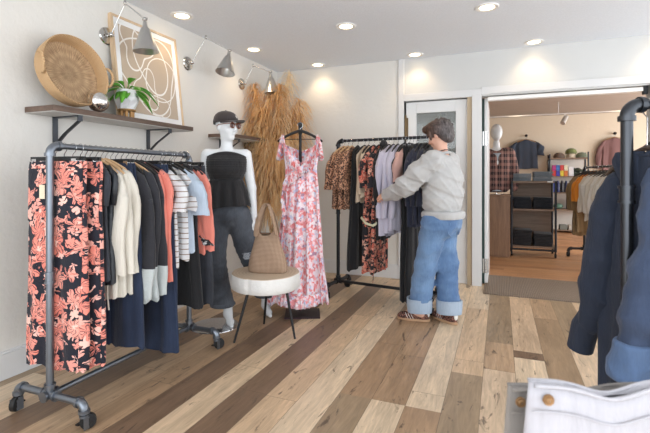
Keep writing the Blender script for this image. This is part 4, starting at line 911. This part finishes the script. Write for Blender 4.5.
def hand(s,w,dirn,up,side,curl=.9):
    """palm from the wrist w along dirn; back of the hand faces up; thumb on the given side"""
    w=Vector(w); d=Vector(dirn).normalized(); u=Vector(up); u=(u-d*u.dot(d)).normalized(); a=d.cross(u)*side
    T=lambda x,y,z: tuple(w+d*x+a*y+u*z)
    for y in (-.022,-.008,.008,.022): s.cap(T(.005,y*.6,0),T(.078,y,0),.0145,.012,.012)
    for y,L in ((-.030,.058),(-.0105,.070),(.0095,.076),(.029,.068)):
        c=curl; p0=T(.078,y,0); p1=T(.078+L*.42*math.cos(c*.6),y*1.05,-L*.42*math.sin(c*.6)); 
        p2=T(.078+L*.42*math.cos(c*.6)+L*.32*math.cos(c*1.5),y*1.05,-L*.42*math.sin(c*.6)-L*.32*math.sin(c*1.5)); p3=T(.078+L*.42*math.cos(c*.6)+L*.32*math.cos(c*1.5)+L*.26*math.cos(c*2.3),y*1.0,-L*.42*math.sin(c*.6)-L*.32*math.sin(c*1.5)-L*.26*math.sin(c*2.3))
        s.chain([p0,p1,p2,p3],[.0098,.0088,.0080,.0068],.003)
    s.chain([T(.02,.022,-.003),T(.05,.046,-.012),T(.078,.050,-.026),T(.098,.044,-.036)],[.013,.0115,.010,.008],.006)
hand(s,LA[2],(-.25,-.95,-.15),(.6,.1,1),-1,.9); hand(s,RA[2],(.1,-.95,-.1),(-.4,.1,1),1,.9)
LL=[(.085,-.01,.84),(.08,-.10,.47),(.07,-.155,.085)]; RL=[(-.085,0,.84),(-.07,.01,.47),(-.05,.05,.085)]
for K in (LL,RL): s.chain(K,[.085,.055,.036],.03)
for (x,y,_),o in ((LL[2],(.015,-.14)),(RL[2],(-.03,-.12))): s.chain([(x,y+.02,.06),(x+o[0]*.6,y+o[1]*.6,.045),(x+o[0],y+o[1],.035)],[.035,.032,.022],.02)
hc=Vector((0,-.012,1.528)); HYAW=R(-8); HPIT=R(20)
head_sdf(s,hc,HYAW,HPIT,sc=.97)
s.build('skin_body',m_skin,t)
HM=Matrix.Rotation(HYAW,3,'Z')@Matrix.Rotation(HPIT,3,'X'); hp=lambda x,y,z: tuple(hc+HM@Vector((x,y,z))); he=tuple(HM.to_euler())
# hair
m_hair=NT('brown_grey_hair'); m_hair.set(Roughness=.5); _c=m_hair.coords(); _q=m_hair.n('ShaderNodeVectorMath',{0:_c,1:(1,.5,.25)},operation='MULTIPLY').outputs[0]; _s=m_hair.n('ShaderNodeSeparateXYZ',{0:_c})
_st=m_hair.noise(_q,120,4,.7,.5).outputs[0]; _g=m_hair.math('ADD',m_hair.math('MULTIPLY',m_hair.math('SUBTRACT',_s.outputs[1],-.06),7.0),.2,clamp=True)
_br=m_hair.ramp(_st,[(.35,lin((36,24,20))),(.65,lin((104,70,50)))]); _gr=m_hair.ramp(_st,[(.35,lin((38,32,32))),(.68,lin((112,104,104)))])
m_hair.col(m_hair.mix(_g,_br,_gr)); m_hair.bump(_st,.9,.006); m_hair=m_hair.m
s=SDF((-.17,-.24,1.36),(.17,.16,1.72),.004)
s.ell(hp(0,.018,.042),(.088,.108,.092),he,.01).ell(hp(0,-.03,.075),(.078,.075,.055),he,.03).ell(hp(0,.07,-.015),(.072,.052,.075),he,.03)
s.cap(hp(.05,-.075,.085),hp(-.05,-.075,.085),.03,.03,.02)
for q in (-1,1): s.cap(hp(q*.078,-.035,.03),hp(q*.077,-.04,-.02),.014,.008,.012)
s.ell(hp(0,-.11,-.04),(.075,.07,.085),he,.008,sub=True)
for q in (-1,1): s.ell(hp(q*.085,-.0,-.022),(.02,.026,.034),he,.006,sub=True)
rh=random.Random(8)
for k in range(46):
    a=rh.uniform(-2.9,2.9); e=rh.uniform(.1,1.25); x=.086*math.sin(a)*math.cos(e); y=.018+.105*math.cos(a)*math.cos(e)*(1 if True else 1); z=.045+.09*math.sin(e)
    s.chain([hp(x,y,z),hp(x*1.1,y*1.1+.0,z-.012),hp(x*1.1,y*1.14,z-.04)],[.011,.009,.004],.006)
s.disp(lambda X,Y,Z: .0016*np.sin(X*210+3*np.sin(Z*40))*np.sin(Y*190+2*np.sin(Z*60)))
s.build('hair',m_hair,t,smooth=1)
# sweatshirt
m_sweat=cloth('heather_grey_fleece',(184,183,182),weave=320,wr=.25)
s=SDF((-.36,-.54,.82),(.36,.26,1.42),.006)
s.ell((0,.02,1.0),(.175,.145,.15),k=.06).ell((0,.015,1.17),(.185,.145,.17),k=.06).ell((0,.01,1.29),(.15,.10,.09),k=.05)
s.cap((-.13,.012,1.315),(.13,.012,1.315),.062,.062,.05)
s.chain([(.14,.005,1.315),(.175,-.11,1.215),(.172,-.22,1.12),(.115,-.36,1.07),(.07,-.47,1.035)],[.078,.085,.078,.062,.045],.03)
s.chain([(-.14,.005,1.315),(-.2,-.10,1.21),(-.205,-.2,1.12),(-.17,-.34,1.12),(-.145,-.43,1.125)],[.078,.08,.074,.055,.042],.03)
s.disp(wr(3,.009,(26,26,34),7)); s.disp(ridge(15,.007,34)); s.disp(ridge(16,.004,60))
s.chain([(.082,-.445,1.045),(.062,-.485,1.033)],[.034,.033],.004); s.cut((0,0,-1),-.895)
s.cap((0,.022,1.33),(0,.0,1.45),.058,.066,.008,sub=True)
s.build('sweatshirt',m_sweat,t)
body([(.915,.172,.142,0,.02),(.9,.184,.158,0,.022),(.868,.180,.156,0,.022),(.855,.172,.15,0,.022)],4,.003,5,hem=.0,dz=.008,n=90).build('sweatshirt_hem_rib',m_sweat,t,ang=180)
MB().torus((0,.012,1.375),.062,.011,(R(14),0,0),40,10).build('collar_rib',m_sweat,t)
MB().torus((0,.0,1.392),.057,.004,(R(20),0,0),36,8).build('necklace_cord',m_black,t)
# jeans
s=SDF((-.26,-.26,.08),(.26,.28,.95),.0065)
s.ell((0,.02,.84),(.168,.142,.13),k=.04).cap((0,.01,.86),(0,.01,.93),.12,.115,.03,(1.2,1,1)).ell((-.07,.07,.80),(.075,.07,.09),k=.03).ell((.07,.07,.80),(.075,.07,.09),k=.03)
for K in (LL,RL): s.chain([K[0],K[1],(K[2][0],K[2][1],.10)],[.108,.084,.083],.035)
s.disp(wr(11,.0065,(24,24,14),6)); s.disp(ridge(12,.0038,36)); s.disp(ridge(13,.0018,60)); s.cut((0,0,-1),-.165); s.cut((0,0,1),.885)
s.build('jeans',denim('faded_blue_jeans',(52,86,134),(120,152,190),.75),t)
m_cuff=denim('pale_denim_inside',(150,170,192),(180,194,210),.5)
for K in (LL,RL):
    x,y,_=K[2]; m=MB(); rg=[]
    for z,r_ in [(.082,.088),(.08,.099),(.13,.104),(.187,.105),(.190,.096),(.15,.086)]:
        rg.append([(x+r_*(1+.03*math.sin(3*a+x*50))*math.cos(a),y+(.1-z)*(.05 if K is LL else -.1)*0+r_*(1+.03*math.cos(4*a))*math.sin(a),z+.003*math.sin(2*a)) for a in [2*PI*i/48 for i in range(48)]])
    m.rings(rg,False,False); m.build('jeans_cuff',m_cuff,t,ang=60)
for q,(x,y) in ((-1,(-.078,.158)),(1,(.078,.158))):
    m=MB(); m.poly([(-.05,.05),(.05,.05),(.05,-.04),(0,-.07),(-.05,-.04)],.004,1); m.build('back_pocket',bpy.data.materials['faded_blue_jeans'],t,loc=(x,y-.024,.785),rot=(R(-12),0,R(-q*14)),smooth=False,bevel=.0015)
# trainers
m_ltr=leopard('animal_print_suede',(136,92,78),(84,50,46),(34,24,24),110); m_sole=plain('gum_sole',(176,140,108),.6); m_wht=plain('white_leather',(228,226,222),.45)
def shoe(x,y,rz):
    s=SDF((-.07,-.2,.0),(.07,.11,.13),.0035)
    s.ell((0,.04,.045),(.038,.05,.05),k=.02).ell((.0,-.05,.035),(.042,.09,.033),k=.025).ell((0,-.115,.03),(.04,.055,.028),k=.025).ell((0,.03,.085),(.032,.045,.03),k=.02)
    s.cap((0,.035,.14),(0,.03,.08),.03,.024,.006,sub=True); s.cut((0,0,-1),-.015)
    o=s.build('trainer',m_ltr,t,loc=(x,y,0),rot=(0,0,rz))
    m=MB(); pts=[]
    N=40; 
    for i in range(N):
        a=2*PI*i/N; w=.043 if math.sin(a)>0 else .046; pts.append((w*math.cos(a)*(1-.12*max(0,math.sin(a))),-.035+.135*math.copysign(abs(math.sin(a))**.85,math.sin(a))))
    m.poly(pts,.02,2); m.build('sole',m_sole,o,loc=(0,0,.011),bevel=.003)
    for k in range(3):
        for sd in (-1,1): MB().tube([(sd*.043,-.03-.022*k,.022),(sd*.040,-.045-.022*k,.045),(sd*.026,-.055-.022*k,.064)],.0032,6,flat=.5).build('side_stripe',m_wht,o,ang=180)
    m=MB()
    for k in range(5): m.cyl((-.02,-.03-.018*k,.075-.006*k),(.02,-.036-.018*k,.075-.006*k),.0035,seg=8)
    MB().ell((0,.085,.065),(.02,.012,.03)).build('heel_tab',m_wht,o); m.build('laces',m_wht,o)
shoe(LL[2][0],LL[2][1]-.015,R(18)); shoe(RL[2][0],RL[2][1]-.01,R(-20))
# ================================================================ BACK ROOM
m_mat=woven('woven_brown_mat',(92,78,66),(150,132,114),60)
tag(MB().box((0,0,.006),(1.35,.9,.012)).build('door_mat',m_mat,loc=(.52,5.135,0),smooth=False,bevel=.003),'brown woven floor mat just beyond the wide opening','mat')
m_cab=wood('brown_cabinet_wood',(116,84,60),(160,124,94),2,5,.45); m_ply=wood('dark_display_wood',(104,84,68),(142,118,98),0,6,.5)
t=thing('wooden_counter','brown wooden counter cabinet with plain side, left behind the opening','counter',(-.38,6.94,0))
m=MB(); m.box((0,.26,.45),(1.04,.52,.9)); m.build('carcass',m_cab,t,smooth=False,bevel=.003)
MB().box((0,.255,.912),(1.06,.55,.022)).build('counter_top',m_cab,t,smooth=False,bevel=.002)
m=MB()
m.box((.16,-.004,.45),(.7,.01,.86)); m.build('front_panel',m_cab,t,smooth=False,bevel=.002)
t=thing('display_shelf','rolling dark wood and pipe display shelf stacked with folded jeans','display shelf',(.46,7.12,0))
for z in (.15,.70,1.115):
    MB().box((0,.24,z),(.60,.48,.028)).build('shelf_board',m_ply,t,smooth=False,bevel=.002)
MB().box((0,.46,.63),(.56,.016,.96)).build('back_panel',m_ply,t,smooth=False)
for x in (-.295,.295):
    for y in (.0,.46): MB().cyl((x,y,.09),(x,y,1.13),.016,seg=12).build('pipe_post',m_pipe2,t)
    m=MB(); m.cyl((x,0,.11),(x,.46,.11),.016,seg=12); m.build('side_bar',m_pipe2,t)
    for y in (.03,.43):
        m=MB(); m.cyl((x-.012,y,.036),(x+.012,y,.036),.036,seg=18); m.cyl((x,y,.05),(x,y,.095),.01,seg=10); m.build('caster',m_rubber,t)
MB().cyl((-.295,.0,.11),(.295,.0,.11),.016,seg=12).build('front_bar',m_pipe2,t)
m=MB(); m.box((.22,-.006,1.12),(.07,.006,.02)); m.build('price_label',m_wht,t,smooth=False)
C_fblue=denim('grey_blue_folded_denim',(98,112,124),(150,160,168),.6); C_fblk=denim('black_folded_denim',(20,24,32),(44,52,64),.5); C_fchar=denim('charcoal_folded_denim',(30,30,34),(58,58,62),.5)
def folded(x,y,z,w,d,h,mat,label,group,rz=0,name='folded_jeans'):
    m=MB(); rj=random.Random(int(x*997+z*3331)); a=rj.uniform(-.006,.006)
    for k in range(2):
        m.box((a*(k),0,h*(.26+.5*k)),(w,d,h*.46),bev=h*.2)
    return tag(m.build(name,mat,loc=(x,y,z),rot=(0,0,R(rz)),ang=60),label,'folded jeans',group)
ords=['lowest','second','third','fourth','topmost']
for (zb,cols,lv,hh) in [(1.131,[(C_fblue,4),(C_fblue,5)],'top',.028),(.716,[(C_fblk,4),(C_fblk,4)],'middle',.042),(.166,[(C_fchar,5),(C_fchar,4)],'bottom',.045)]:
    for ci,(mat,n) in enumerate(cols):
        for k in range(n):
            cn={'top':'grey-blue','middle':'black','bottom':'charcoal'}[lv]
            folded(.46+(-.145,.135)[ci]+rnd.uniform(-.006,.006),7.31,zb+k*hh,.25,.34,hh,mat,f'folded {cn} jeans, {ords[k] if k<n-1 else "topmost"} of the {["left","right"][ci]} pile on the {lv} display shelf','folded jeans on the '+lv+' shelf',rnd.uniform(-3,3))
# mannequin bust with plaid shirt on the counter
s=SDF((-.3,-.2,.0),(.3,.2,1.1),.012)
s.ell((0,0,.18),(.16,.10,.16),k=.05).ell((0,0,.45),(.17,.11,.2),k=.06).cap((-.17,0,.62),(.17,0,.62),.06,.06,.05).cap((0,0,.62),(0,0,.76),.055,.05,.03).ell((0,-.005,.93),(.088,.1,.125),k=.03).ell((0,-.04,.87),(.055,.06,.07),k=.03)
s.chain([(-.19,0,.6),(-.24,.02,.35),(-.22,-.04,.1)],[.055,.045,.035],.02); s.chain([(.19,0,.6),(.24,.02,.35),(.22,-.04,.1)],[.055,.045,.035],.02)
t=thing('male_mannequin_bust','smooth white egg-head mannequin bust on the wooden counter in the back room','mannequin',(-.05,7.2,.924+.03),R(10))
s.build('bust_body',m_gwhite,t)
m=MB(); m.cyl((0,0,-.03),(0,0,.1),.012); m.lathe([(.001,-.02),(.1,-.022),(.102,-.03),(.001,-.03)]); m.build('stand_base',m_nickel,t)
m_plaid=plaid('pink_black_plaid',(150,112,104),(46,40,46),(196,160,150))
t=thing('plaid_shirt','open pink and black plaid shirt over a pale tee on the white bust','shirt',(-.05,7.2,.954),R(10))
s=SDF((-.36,-.22,-.02),(.36,.22,.72),.012)
s.ell((0,0,.16),(.2,.135,.2),k=.06).ell((0,0,.45),(.2,.13,.2),k=.06).cap((-.17,0,.61),(.17,0,.61),.078,.078,.05)
s.chain([(-.2,0,.6),(-.265,.02,.35),(-.25,-.04,.08)],[.075,.066,.055],.02); s.chain([(.2,0,.6),(.265,.02,.35),(.25,-.04,.08)],[.075,.066,.055],.02)
s.cap((0,0,.1),(0,0,.55),.12,.12,.03,(1.55,1,1)); s.disp(wr(2,.006)); s.cut((0,0,-1),-.0); s.cap((0,-.16,-.05),(0,-.14,.75),.042,.04,.01,sub=True); s.cap((0,0,.66),(0,0,.8),.07,.09,.01,sub=True); s.build('plaid_fabric',m_plaid,t)
MB().rings([[(.12*math.cos(a),.105*math.sin(a)-.003,z) for a in [2*PI*i/32 for i in range(32)]] for z in (.02,.3,.6)],False,False).build('pale_tee',cloth('pale_blue_grey_tee',(176,186,196)),t,ang=180)
# shirts on the far wall
m_knob=m_black
def wall_hang(x,z,name,mat,label,slv,L,w):
    k=thing('wall_hook','black round wall hook holding '+('the blue-grey tee' if slv<.4 else 'the mauve shirt')+' in the back room','hook',(x,YR,z+.03))
    MB().cyl((0,0,0),(0,-.10,0),.014).ell((0,-.10,0),.032).build('hook_knob',m_black,k)
    t=thing(name,label,'shirt',(x,YR-.07,z)); top_garment(t,mat,L,w,.035,int(x*100),slv,r0=.075,r1=.08 if slv<.4 else .055,splay=.08,hmat=m_hangw,fold=.012)
wall_hang(.555,2.10,'tee_shirt',cloth('slate_blue_tee',(66,76,92)),'slate blue short-sleeved tee hanging on the far wall of the back room',.3,.66,.25)
wall_hang(2.27,2.09,'mauve_shirt',cloth('mauve_shirt_cotton',(132,98,96)),'mauve long-sleeved shirt hanging on the far wall behind the clothes rack',.6,.72,.24)
# spotlight track
t=thing('lighting_track','thin white ceiling track across the back room with one small spotlight','track light',(1.0,9.0,2.35))
MB().box((0,0,0),(4.2,.03,.02)).build('track_bar',plain('track_paint',(230,228,224),.4),t,smooth=False)
for x in (-1.9,0,1.9): MB().cyl((x,0,0),(x,0,.225),.006,seg=8).build('drop_rod',m_wht,t)
m=MB(); m.cyl((.1,0,-.01),(.1,0,-.06),.012,seg=12); m.build('spot_stem',m_wht,t); MB().cyl((.13,.03,-.05),(.06,-.05,-.18),.04,.045,20).build('spot_head',plain('spot_grey',(188,184,178),.4),t)
# metal shelf unit with small goods
UX0,UX1,UY=1.0,1.72,10.5; SH=[.06,.50,.86,1.21,1.60]
t=thing('metal_shelf_unit','black metal shelf unit against the far wall holding hats, boxes and bottles','shelf unit',(UX0,UY,0))
for x in (0,.72):
    for y in (0,.34): MB().cyl((x,y,0),(x,y,1.68 if x==0 else 1.72),.016,seg=10).build('unit_post',m_pipe2,t)
for z in SH: MB().box((.36,.17,z-.012),(.74,.36,.024)).build('unit_shelf',m_ply,t,smooth=False)
MB().box((.36,.345,.82),(.70,.01,1.52)).build('white_back',plain('white_shelf_back',(214,208,200),.7),t,smooth=False)
def cap_thing(x,z,c,label,base=False):
    t=thing('baseball_cap',label,'cap',(x,UY+.14,z)); m_=cloth('cap_'+label.split()[0],c)
    b=.0
    if base: MB().lathe([(.001,.13),(.05,.12),(.085,.06),(.09,0),(.001,0)],seg=20).build('display_cone',plain('cream_cone',(226,210,186),.7),t); b=.09
    m=MB(); m.rings([[(f*.11*math.cos(a),f*.115*math.sin(a),b+.0+zz) for a in [2*PI*i/24 for i in range(24)]] for zz,f in [(0,1),(.05,1.0),(.09,.8),(.115,.45),(.12,.05)]],False,True); m.build('crown',m_,t,ang=180)
    MB().ell((0,-.14,b+.012),(.085,.085,.01),None,16).build('brim',m_,t)
cap_thing(1.19,SH[4],(110,92,80),'grey-brown mesh cap at the left of the top shelf'); 
cap_thing(1.42,SH[4],(120,130,80),'olive small hat on a cream cone in the middle of the top shelf',True)
cap_thing(1.62,SH[4]+.0,(130,140,120),'sage green cap at the right end of the top shelf')
cols=[(200,60,60),(70,70,170),(230,200,70),(210,120,60),(180,60,130),(60,110,180),(200,70,70),(240,220,190)]
k=0
for j in range(2):
    for i in range(4):
        x=1.09+i*.075; z=SH[3]+j*.12
        o=MB().box((0,0,.058),(.068,.12,.116)).build('packet',plain('packet_colour_%d'%k,cols[k],.5,var=.4,vs=30),loc=(x,UY+.12,z),smooth=False)
        tag(o,f"small {['red','blue','yellow','orange','magenta','sky blue','crimson','cream'][k]} packet, {['lower','upper'][j]} row left on the second shelf",'packet','colourful packets'); k+=1
for i in range(2):
    o=MB().box((0,0,.1),(.09,.02,.2)).build('boxed_card',plain('card_white_%d'%i,(226,226,230),.5,var=.1,vs=10),loc=(1.42+i*.0,UY+.1+.05*i,SH[3]),smooth=False); tag(o,['white and blue boxed card standing beside the colourful packets','white boxed card behind the front one on the second shelf'][i],'card','white cards')
m_shoe=plain('green_black_shoe',(62,74,62),.6,var=.5,vs=18)
for i in range(4):
    t=tag(SDF((-.06,-.13,0),(.06,.15,.12),.009).ell((0,.05,.05),(.04,.06,.045)).ell((0,-.05,.03),(.045,.08,.032)).cut((0,0,-1),-.003).build('canvas_shoe',m_shoe),['dark green shoe, front left one on the second shelf','dark green shoe, front right one on the second shelf','dark green shoe raised behind the others, left','dark green shoe raised behind the others, right'][i],'shoe','shoes on the second shelf'); t.location=(1.51+.09*(i%2),UY+.12+.02*i,SH[3]+.0+(.085 if i>1 else 0)); t.rotation_euler=(0,0,R(60))
    if i<2: pass
for i,(c,nm) in enumerate([((34,60,150),'bright blue'),((24,36,90),'navy'),((30,32,40),'black'),((26,40,80),'dark blue'),((20,22,28),'glossy black')]):
    m=MB(); m.lathe([(.001,0),(.034,0),(.036,.01),(.036,.19),(.02,.225),(.018,.25),(.001,.252)],seg=18); tag(m.build('water_bottle',plain('bottle_'+nm.replace(' ','_'),c,.3),loc=(1.09+.078*i,UY+.1,SH[2])),f'{nm} bottle on the third shelf, {["leftmost","second from the left","middle one","fourth from the left","rightmost"][i]} of the row','bottle','bottles on the third shelf')
m_cop=plain('copper_brown_box',(150,92,62),.45)
for i,(x,z,sx,szz) in enumerate([(1.53,SH[2],.14,.1),(1.65,SH[2],.1,.1),(1.53,SH[2]+.1,.13,.09),(1.65,SH[2]+.1,.09,.09)]):
    tag(MB().box((0,0,szz/2),(sx-.01,.16,szz)).build('copper_box',m_cop,loc=(x,UY+.12,z),smooth=False,bevel=.004),['wide copper brown box, lower left on the third shelf','narrow copper brown box, lower right on the third shelf','wide copper brown box, upper left on the third shelf','narrow copper brown box, upper right on the third shelf'][i],'box','copper boxes')
tag(MB().box((0,0,.12),(.22,.16,.24)).build('wooden_crate',plain('dark_red_brown_box',(96,58,44),.5),loc=(1.44,UY+.12,SH[1]),smooth=False,bevel=.004),'dark brown square box in the middle of the fourth shelf','box')
m=MB(); m.ell((0,0,.06),(.1,.07,.06)); tag(m.build('green_bowl',plain('teal_green_glaze',(96,128,112),.35),loc=(1.17,UY+.12,SH[1]-.0)),'teal green rounded bowl at the left of the fourth shelf','bowl')
for i in range(4):
    tag(MB().box((0,0,.05),(.13,.2,.1)).build('shoe_box',plain('pale_box_%d'%i,[(200,196,186),(120,124,118),(190,186,176),(90,96,92)][i],.6),loc=(1.1+.165*i,UY+.14,SH[0]),smooth=False,bevel=.003),'%s small box on the lowest shelf, %s'%(['ivory','grey-green','stone','dark grey'][i],['far left','second','third','far right'][i]),'box','boxes on the lowest shelf')
# second clothes rack in the back room
AX,AY=1.17,7.45; BX,BY=1.50,5.95; ang=math.atan2(BY-AY,BX-AX); LR=math.hypot(BX-AX,BY-AY)
pipe_rack('pipe_clothes_rack','black pipe clothes rack in the back room filled with tan, orange and white jackets','clothes rack',(AX,AY,0),ang,LR,1.33,.22,m_pipe2,collars=(.5,))
C_tan=cloth('khaki_tan_twill',(138,114,80)); C_or=cloth('orange_nylon',(222,138,44)); C_oat=cloth('oatmeal_fleece',(206,198,184)); C_wht=cloth('off_white_knit',(220,216,208))
items=[(.10,C_tan,.93,.5,'long khaki coat at the far left end of the back-room rack','coat'),(.18,C_tan,.88,.5,'long khaki coat, second on the back-room rack','coat'),(.30,C_or,.5,.36,'bright orange jacket beside the khaki coats','jacket'),(.40,C_or,.48,.36,'second orange jacket, mostly behind the first','jacket')]
for i in range(8): items.append((.52+.105*i,[C_oat,C_wht][i%2],.68-.02*(i%3),.5,f"{['oatmeal','off-white'][i%2]} jumper on the back-room rack, {['first','second','third','fourth','fifth','sixth','seventh','eighth'][i]} after the orange jackets",'jumper'))
for i,(u,mt,L,sl,lb,ct) in enumerate(items):
    t=thing('hanging_'+ct,lb,ct,(AX+u*math.cos(ang),AY+u*math.sin(ang),1.33-.004),ang+R(90)+R(rnd.uniform(-6,6)),'garments on the back-room rack'); top_garment(t,mt,L,.2,.028,300+i,sl,fold=.016,r0=.07,r1=.06)
# ================================================================ RIGHT FOREGROUND RACK
QX,QY,QR=.375,1.64,R(22); QZ=1.42
pipe_rack('pipe_clothes_rack','thick dark pipe clothes rack at the right edge holding navy jackets','clothes rack',(QX,QY,0),QR,1.15,QZ,.25,plain('polished_dark_pipe',(70,72,76),.28,.85,.15,14),collars=(.78,))
def qr(u,name,label,cat,rz=0,group=None): return thing(name,label,cat,(QX+u*math.cos(QR),QY+u*math.sin(QR),QZ+.0175-.024),QR+R(90+rz),group)
C_j1=cloth('navy_fleece',(30,36,50),weave=160,wr=.6,c2=(46,56,76),sheen=.03); C_j2=denim('slate_navy_nylon',(40,52,76),(78,94,124),.5); C_j3=denim('bright_blue_chambray',(66,92,132),(110,134,168),.5); C_ch=plain('dark_corduroy_collar',(28,36,40),.8)
m_hangd=wood('dark_hanger_wood',(52,42,36),(84,66,54),0,8,.4)
m_zip=plain('grey_zip_tape',(122,128,138),.5)
t=qr(.065,'navy_fleece_jacket','dark navy fleece jacket with raised collar, first beside the right rack upright','jacket',4)
top_garment(t,C_j1,.90,.19,.027,401,0,fold=.012,neck=.07,flare=.02,nf=3,hmat=m_hangd,zs=-.15)
m=MB(); body([(-.14,.05,.026,.06,.01),(-.17,.062,.032,.06,.01),(-.24,.05,.03,.04,.005)],3,.006,3,dz=.008,mb=m); m.build('raised_collar',C_j1,t,ang=180)
for s_,pts,rr in ((1,[(.12,.0,-.25),(.165,.005,-.36),(.19,.008,-.52),(.215,.012,-.66),(.235,.02,-.76)],[.045,.055,.052,.046,.04]),(-1,[(-.16,.0,-.23),(-.215,-.01,-.32),(-.24,-.01,-.48),(-.25,-.01,-.64),(-.25,-.02,-.8)],[.045,.056,.054,.048,.04])):
    sv=SDF((min(p[0] for p in pts)-.13,-.12,-.92),(max(p[0] for p in pts)+.13,.16,-.02),.008); sv.chain(pts,rr,.02); sv.disp(wr(7+s_,.006,(30,30,26),6)); sv.disp(ridge(7+s_,.0045,34)); sv.disp(ridge(9+s_,.0018,60)); sv.build('sleeve',C_j1,t)
MB().tube([(.235,.02,-.74),(.262,.024,-.79),(.285,.028,-.88)],[.041,.047,.045],20).build('cuff',C_j1,t,ang=60)
MB().tube([(.05,.034,-.3),(.03,.048,-.55),(.03,.06,-.9)],.008,8,flat=.4).build('zip',m_zip,t,ang=180)
t=qr(.15,'slate_navy_jacket','slate navy jacket with sleeve rolled up, second beside the right rack upright','jacket',-3)
top_garment(t,C_j2,.84,.23,.028,402,0,fold=.013,neck=.07,flare=.02,nf=3,hmat=m_hangd,zs=-.10)
pts=[(-.02,.045,-.17),(-.08,.075,-.30),(-.085,.12,-.48),(-.085,.16,-.66),(-.08,.18,-.76)]
sv=SDF((-.24,-.08,-.86),(.12,.32,-.02),.007); sv.chain(pts,[.045,.054,.05,.046,.043],.02); sv.disp(wr(21,.006,(34,34,30),6)); sv.disp(ridge(22,.005,36)); sv.disp(ridge(23,.002,66)); sv.cut((0,0,-1),.80); sv.build('sleeve',C_j2,t)
cv=SDF((-.17,.08,-.90),(.02,.28,-.66),.005); cv.chain([(-.082,.172,-.74),(-.076,.186,-.82)],[.054,.057],.01); cv.disp(ridge(31,.004,40)); cv.disp(ridge(32,.002,70)); cv.cut((0,0,1),-.72); cv.cut((0,0,-1),.835); cv.cap((-.08,.18,-.79),(-.074,.19,-.9),.034,.038,.006,sub=True); cv.build('rolled_cuff',C_j3,t)
sleeve(MB(),1,.23,.028,-.2,.6,77,.07,.05,.06).build('sleeve',C_j2,t,ang=180)
MB().tube([(.09,.0,-.125),(0,.02,-.10),(-.09,0,-.125)],.024,10,flat=.5).build('collar_stand',C_ch,t,ang=180)
for i,(u,mt,lb) in enumerate([(.225,C_j3,'bright blue chambray jacket cut by the right edge of the picture'),(.30,C_j1,'navy jacket beyond the chambray one on the right rack'),(.38,C_j2,'slate navy jacket, last visible hanger on the right rack')]):
    t=qr(u,'chambray_jacket' if i==0 else 'navy_jacket',lb,'jacket',-4+4*i); top_garment(t,mt,.82,.235,.027,410+i,.62,fold=.013,neck=.07,nf=3,hmat=m_hangd,r0=.07,r1=.05,zs=-.10)
    if i==0:
        m=MB(); m.box((0,0,0),(.08,.006,.07),rot=(0,0,0)); m.build('sleeve_badge',C_j2,t,loc=(.2,.075,-.40),rot=(0,R(20),0),bevel=.002); 
# white jeans hung by the belt loops on a low bar, very near the camera
F=Vector((-.3746,.927,0)); Rr=Vector((.927,.3746,0))
def near(xc,d): return Rr*xc+F*d
bz=.845
t=thing('low_display_rail','low black display rail behind the white jeans waistband, bottom right corner','display rail',tuple(near(.30,.665)),R(22))
MB().cyl((.02,0,bz),(.62,0,bz),.011,seg=14).build('rail',m_pipe2,t)
for x in (.62,):
    MB().cyl((x,0,0),(x,0,bz),.012,seg=14).build('upright',m_pipe2,t); MB().box((x-.12,0,.012),(.5,.4,.024)).build('base_plate',m_black,t,bevel=.003)
C_wj=denim('white_denim',(182,180,186),(194,190,194),.3); C_gj=denim('grey_tan_denim',(120,116,114),(150,142,134),.5)
def hung_jeans(name,label,xc,d,ztop,w,mat,bl,seed,dip):
    t=thing(name,label,'jeans',tuple(near(xc,d)),R(22)); z=ztop; rg=[]; n=72; 
    for j in range(26):
        u=j/25; zz=z-.62*u; ring=[]
        for i in range(n):
            a=2*PI*i/n; hw=w*(1+.12*min(1,u*3)); ht=.009+.018*min(1,u*2)
            x=hw*math.copysign(abs(math.cos(a))**.7,math.cos(a)); y=ht*math.copysign(abs(math.sin(a))**.7,math.sin(a))
            y+=.006*math.sin(x*34+seed+2*u)*(.3+u)+.004*math.sin(x*71+seed)*(.3+u)
            dz=dip(x) if u<.2 else dip(x)*max(0,1-(u-.2)*3)
            ring.append((x,y,zz+dz))
        rg.append(ring)
    m=MB(); m.rings(rg,False,False); m.build('jeans_body',mat,t,ang=180,solid=.003)
    y0=-.030
    # waistband edge piping and loops
    for yy in (-.0105,.0105): MB().tube([(x/40*w*1.0*.98,yy+.006*math.sin(x/40*w*34+seed)*.3,z+dip(x/40*w)-.002) for x in range(-40,41,4)],.003,8).build('waistband_edge',mat,t,ang=180)
    MB().tube([(x/40*w*1.02,-.0150+.006*math.sin(x/40*w*34+seed)*.3,z-.037+dip(x/40*w)) for x in range(-40,41,4)],.0016,6).build('waistband_seam',mat,t,ang=180)
    for x in (.085,-.02+.25*0):
        if name=='white_jeans' and x>0: MB().box((x,-.018,z-.025+dip(x)),(.011,.007,.055)).build('belt_loop',mat,t,bevel=.002)
    q=bl; m=MB(); m.lathe([(.001,.006),(.004,.0058),(.0055,.0035),(.0075,.004),(.0085,.002),(.0085,0)],(0,0,0),20,rot=(R(90),0,0)); m.build('brass_button',m_brass2,t,loc=(q,-.0145,z-.019+dip(q)))
m_brass2=plain('copper_button',(150,116,80),.35,.5,.15,60)
hung_jeans('white_jeans','blurred white denim jeans with a copper button, bottom right corner nearest the camera',.452,.655,.886,.142,C_wj,-.122,1.0,lambda x:-.020*math.exp(-((x+.02)/.05)**2)-.006)
hung_jeans('grey_jeans','grey-tan jeans with a copper button, peeking out left of the white jeans',.435,.73,.838,.125,C_gj,-.112,4.0,lambda x:-.012*math.exp(-((x+.02)/.05)**2))
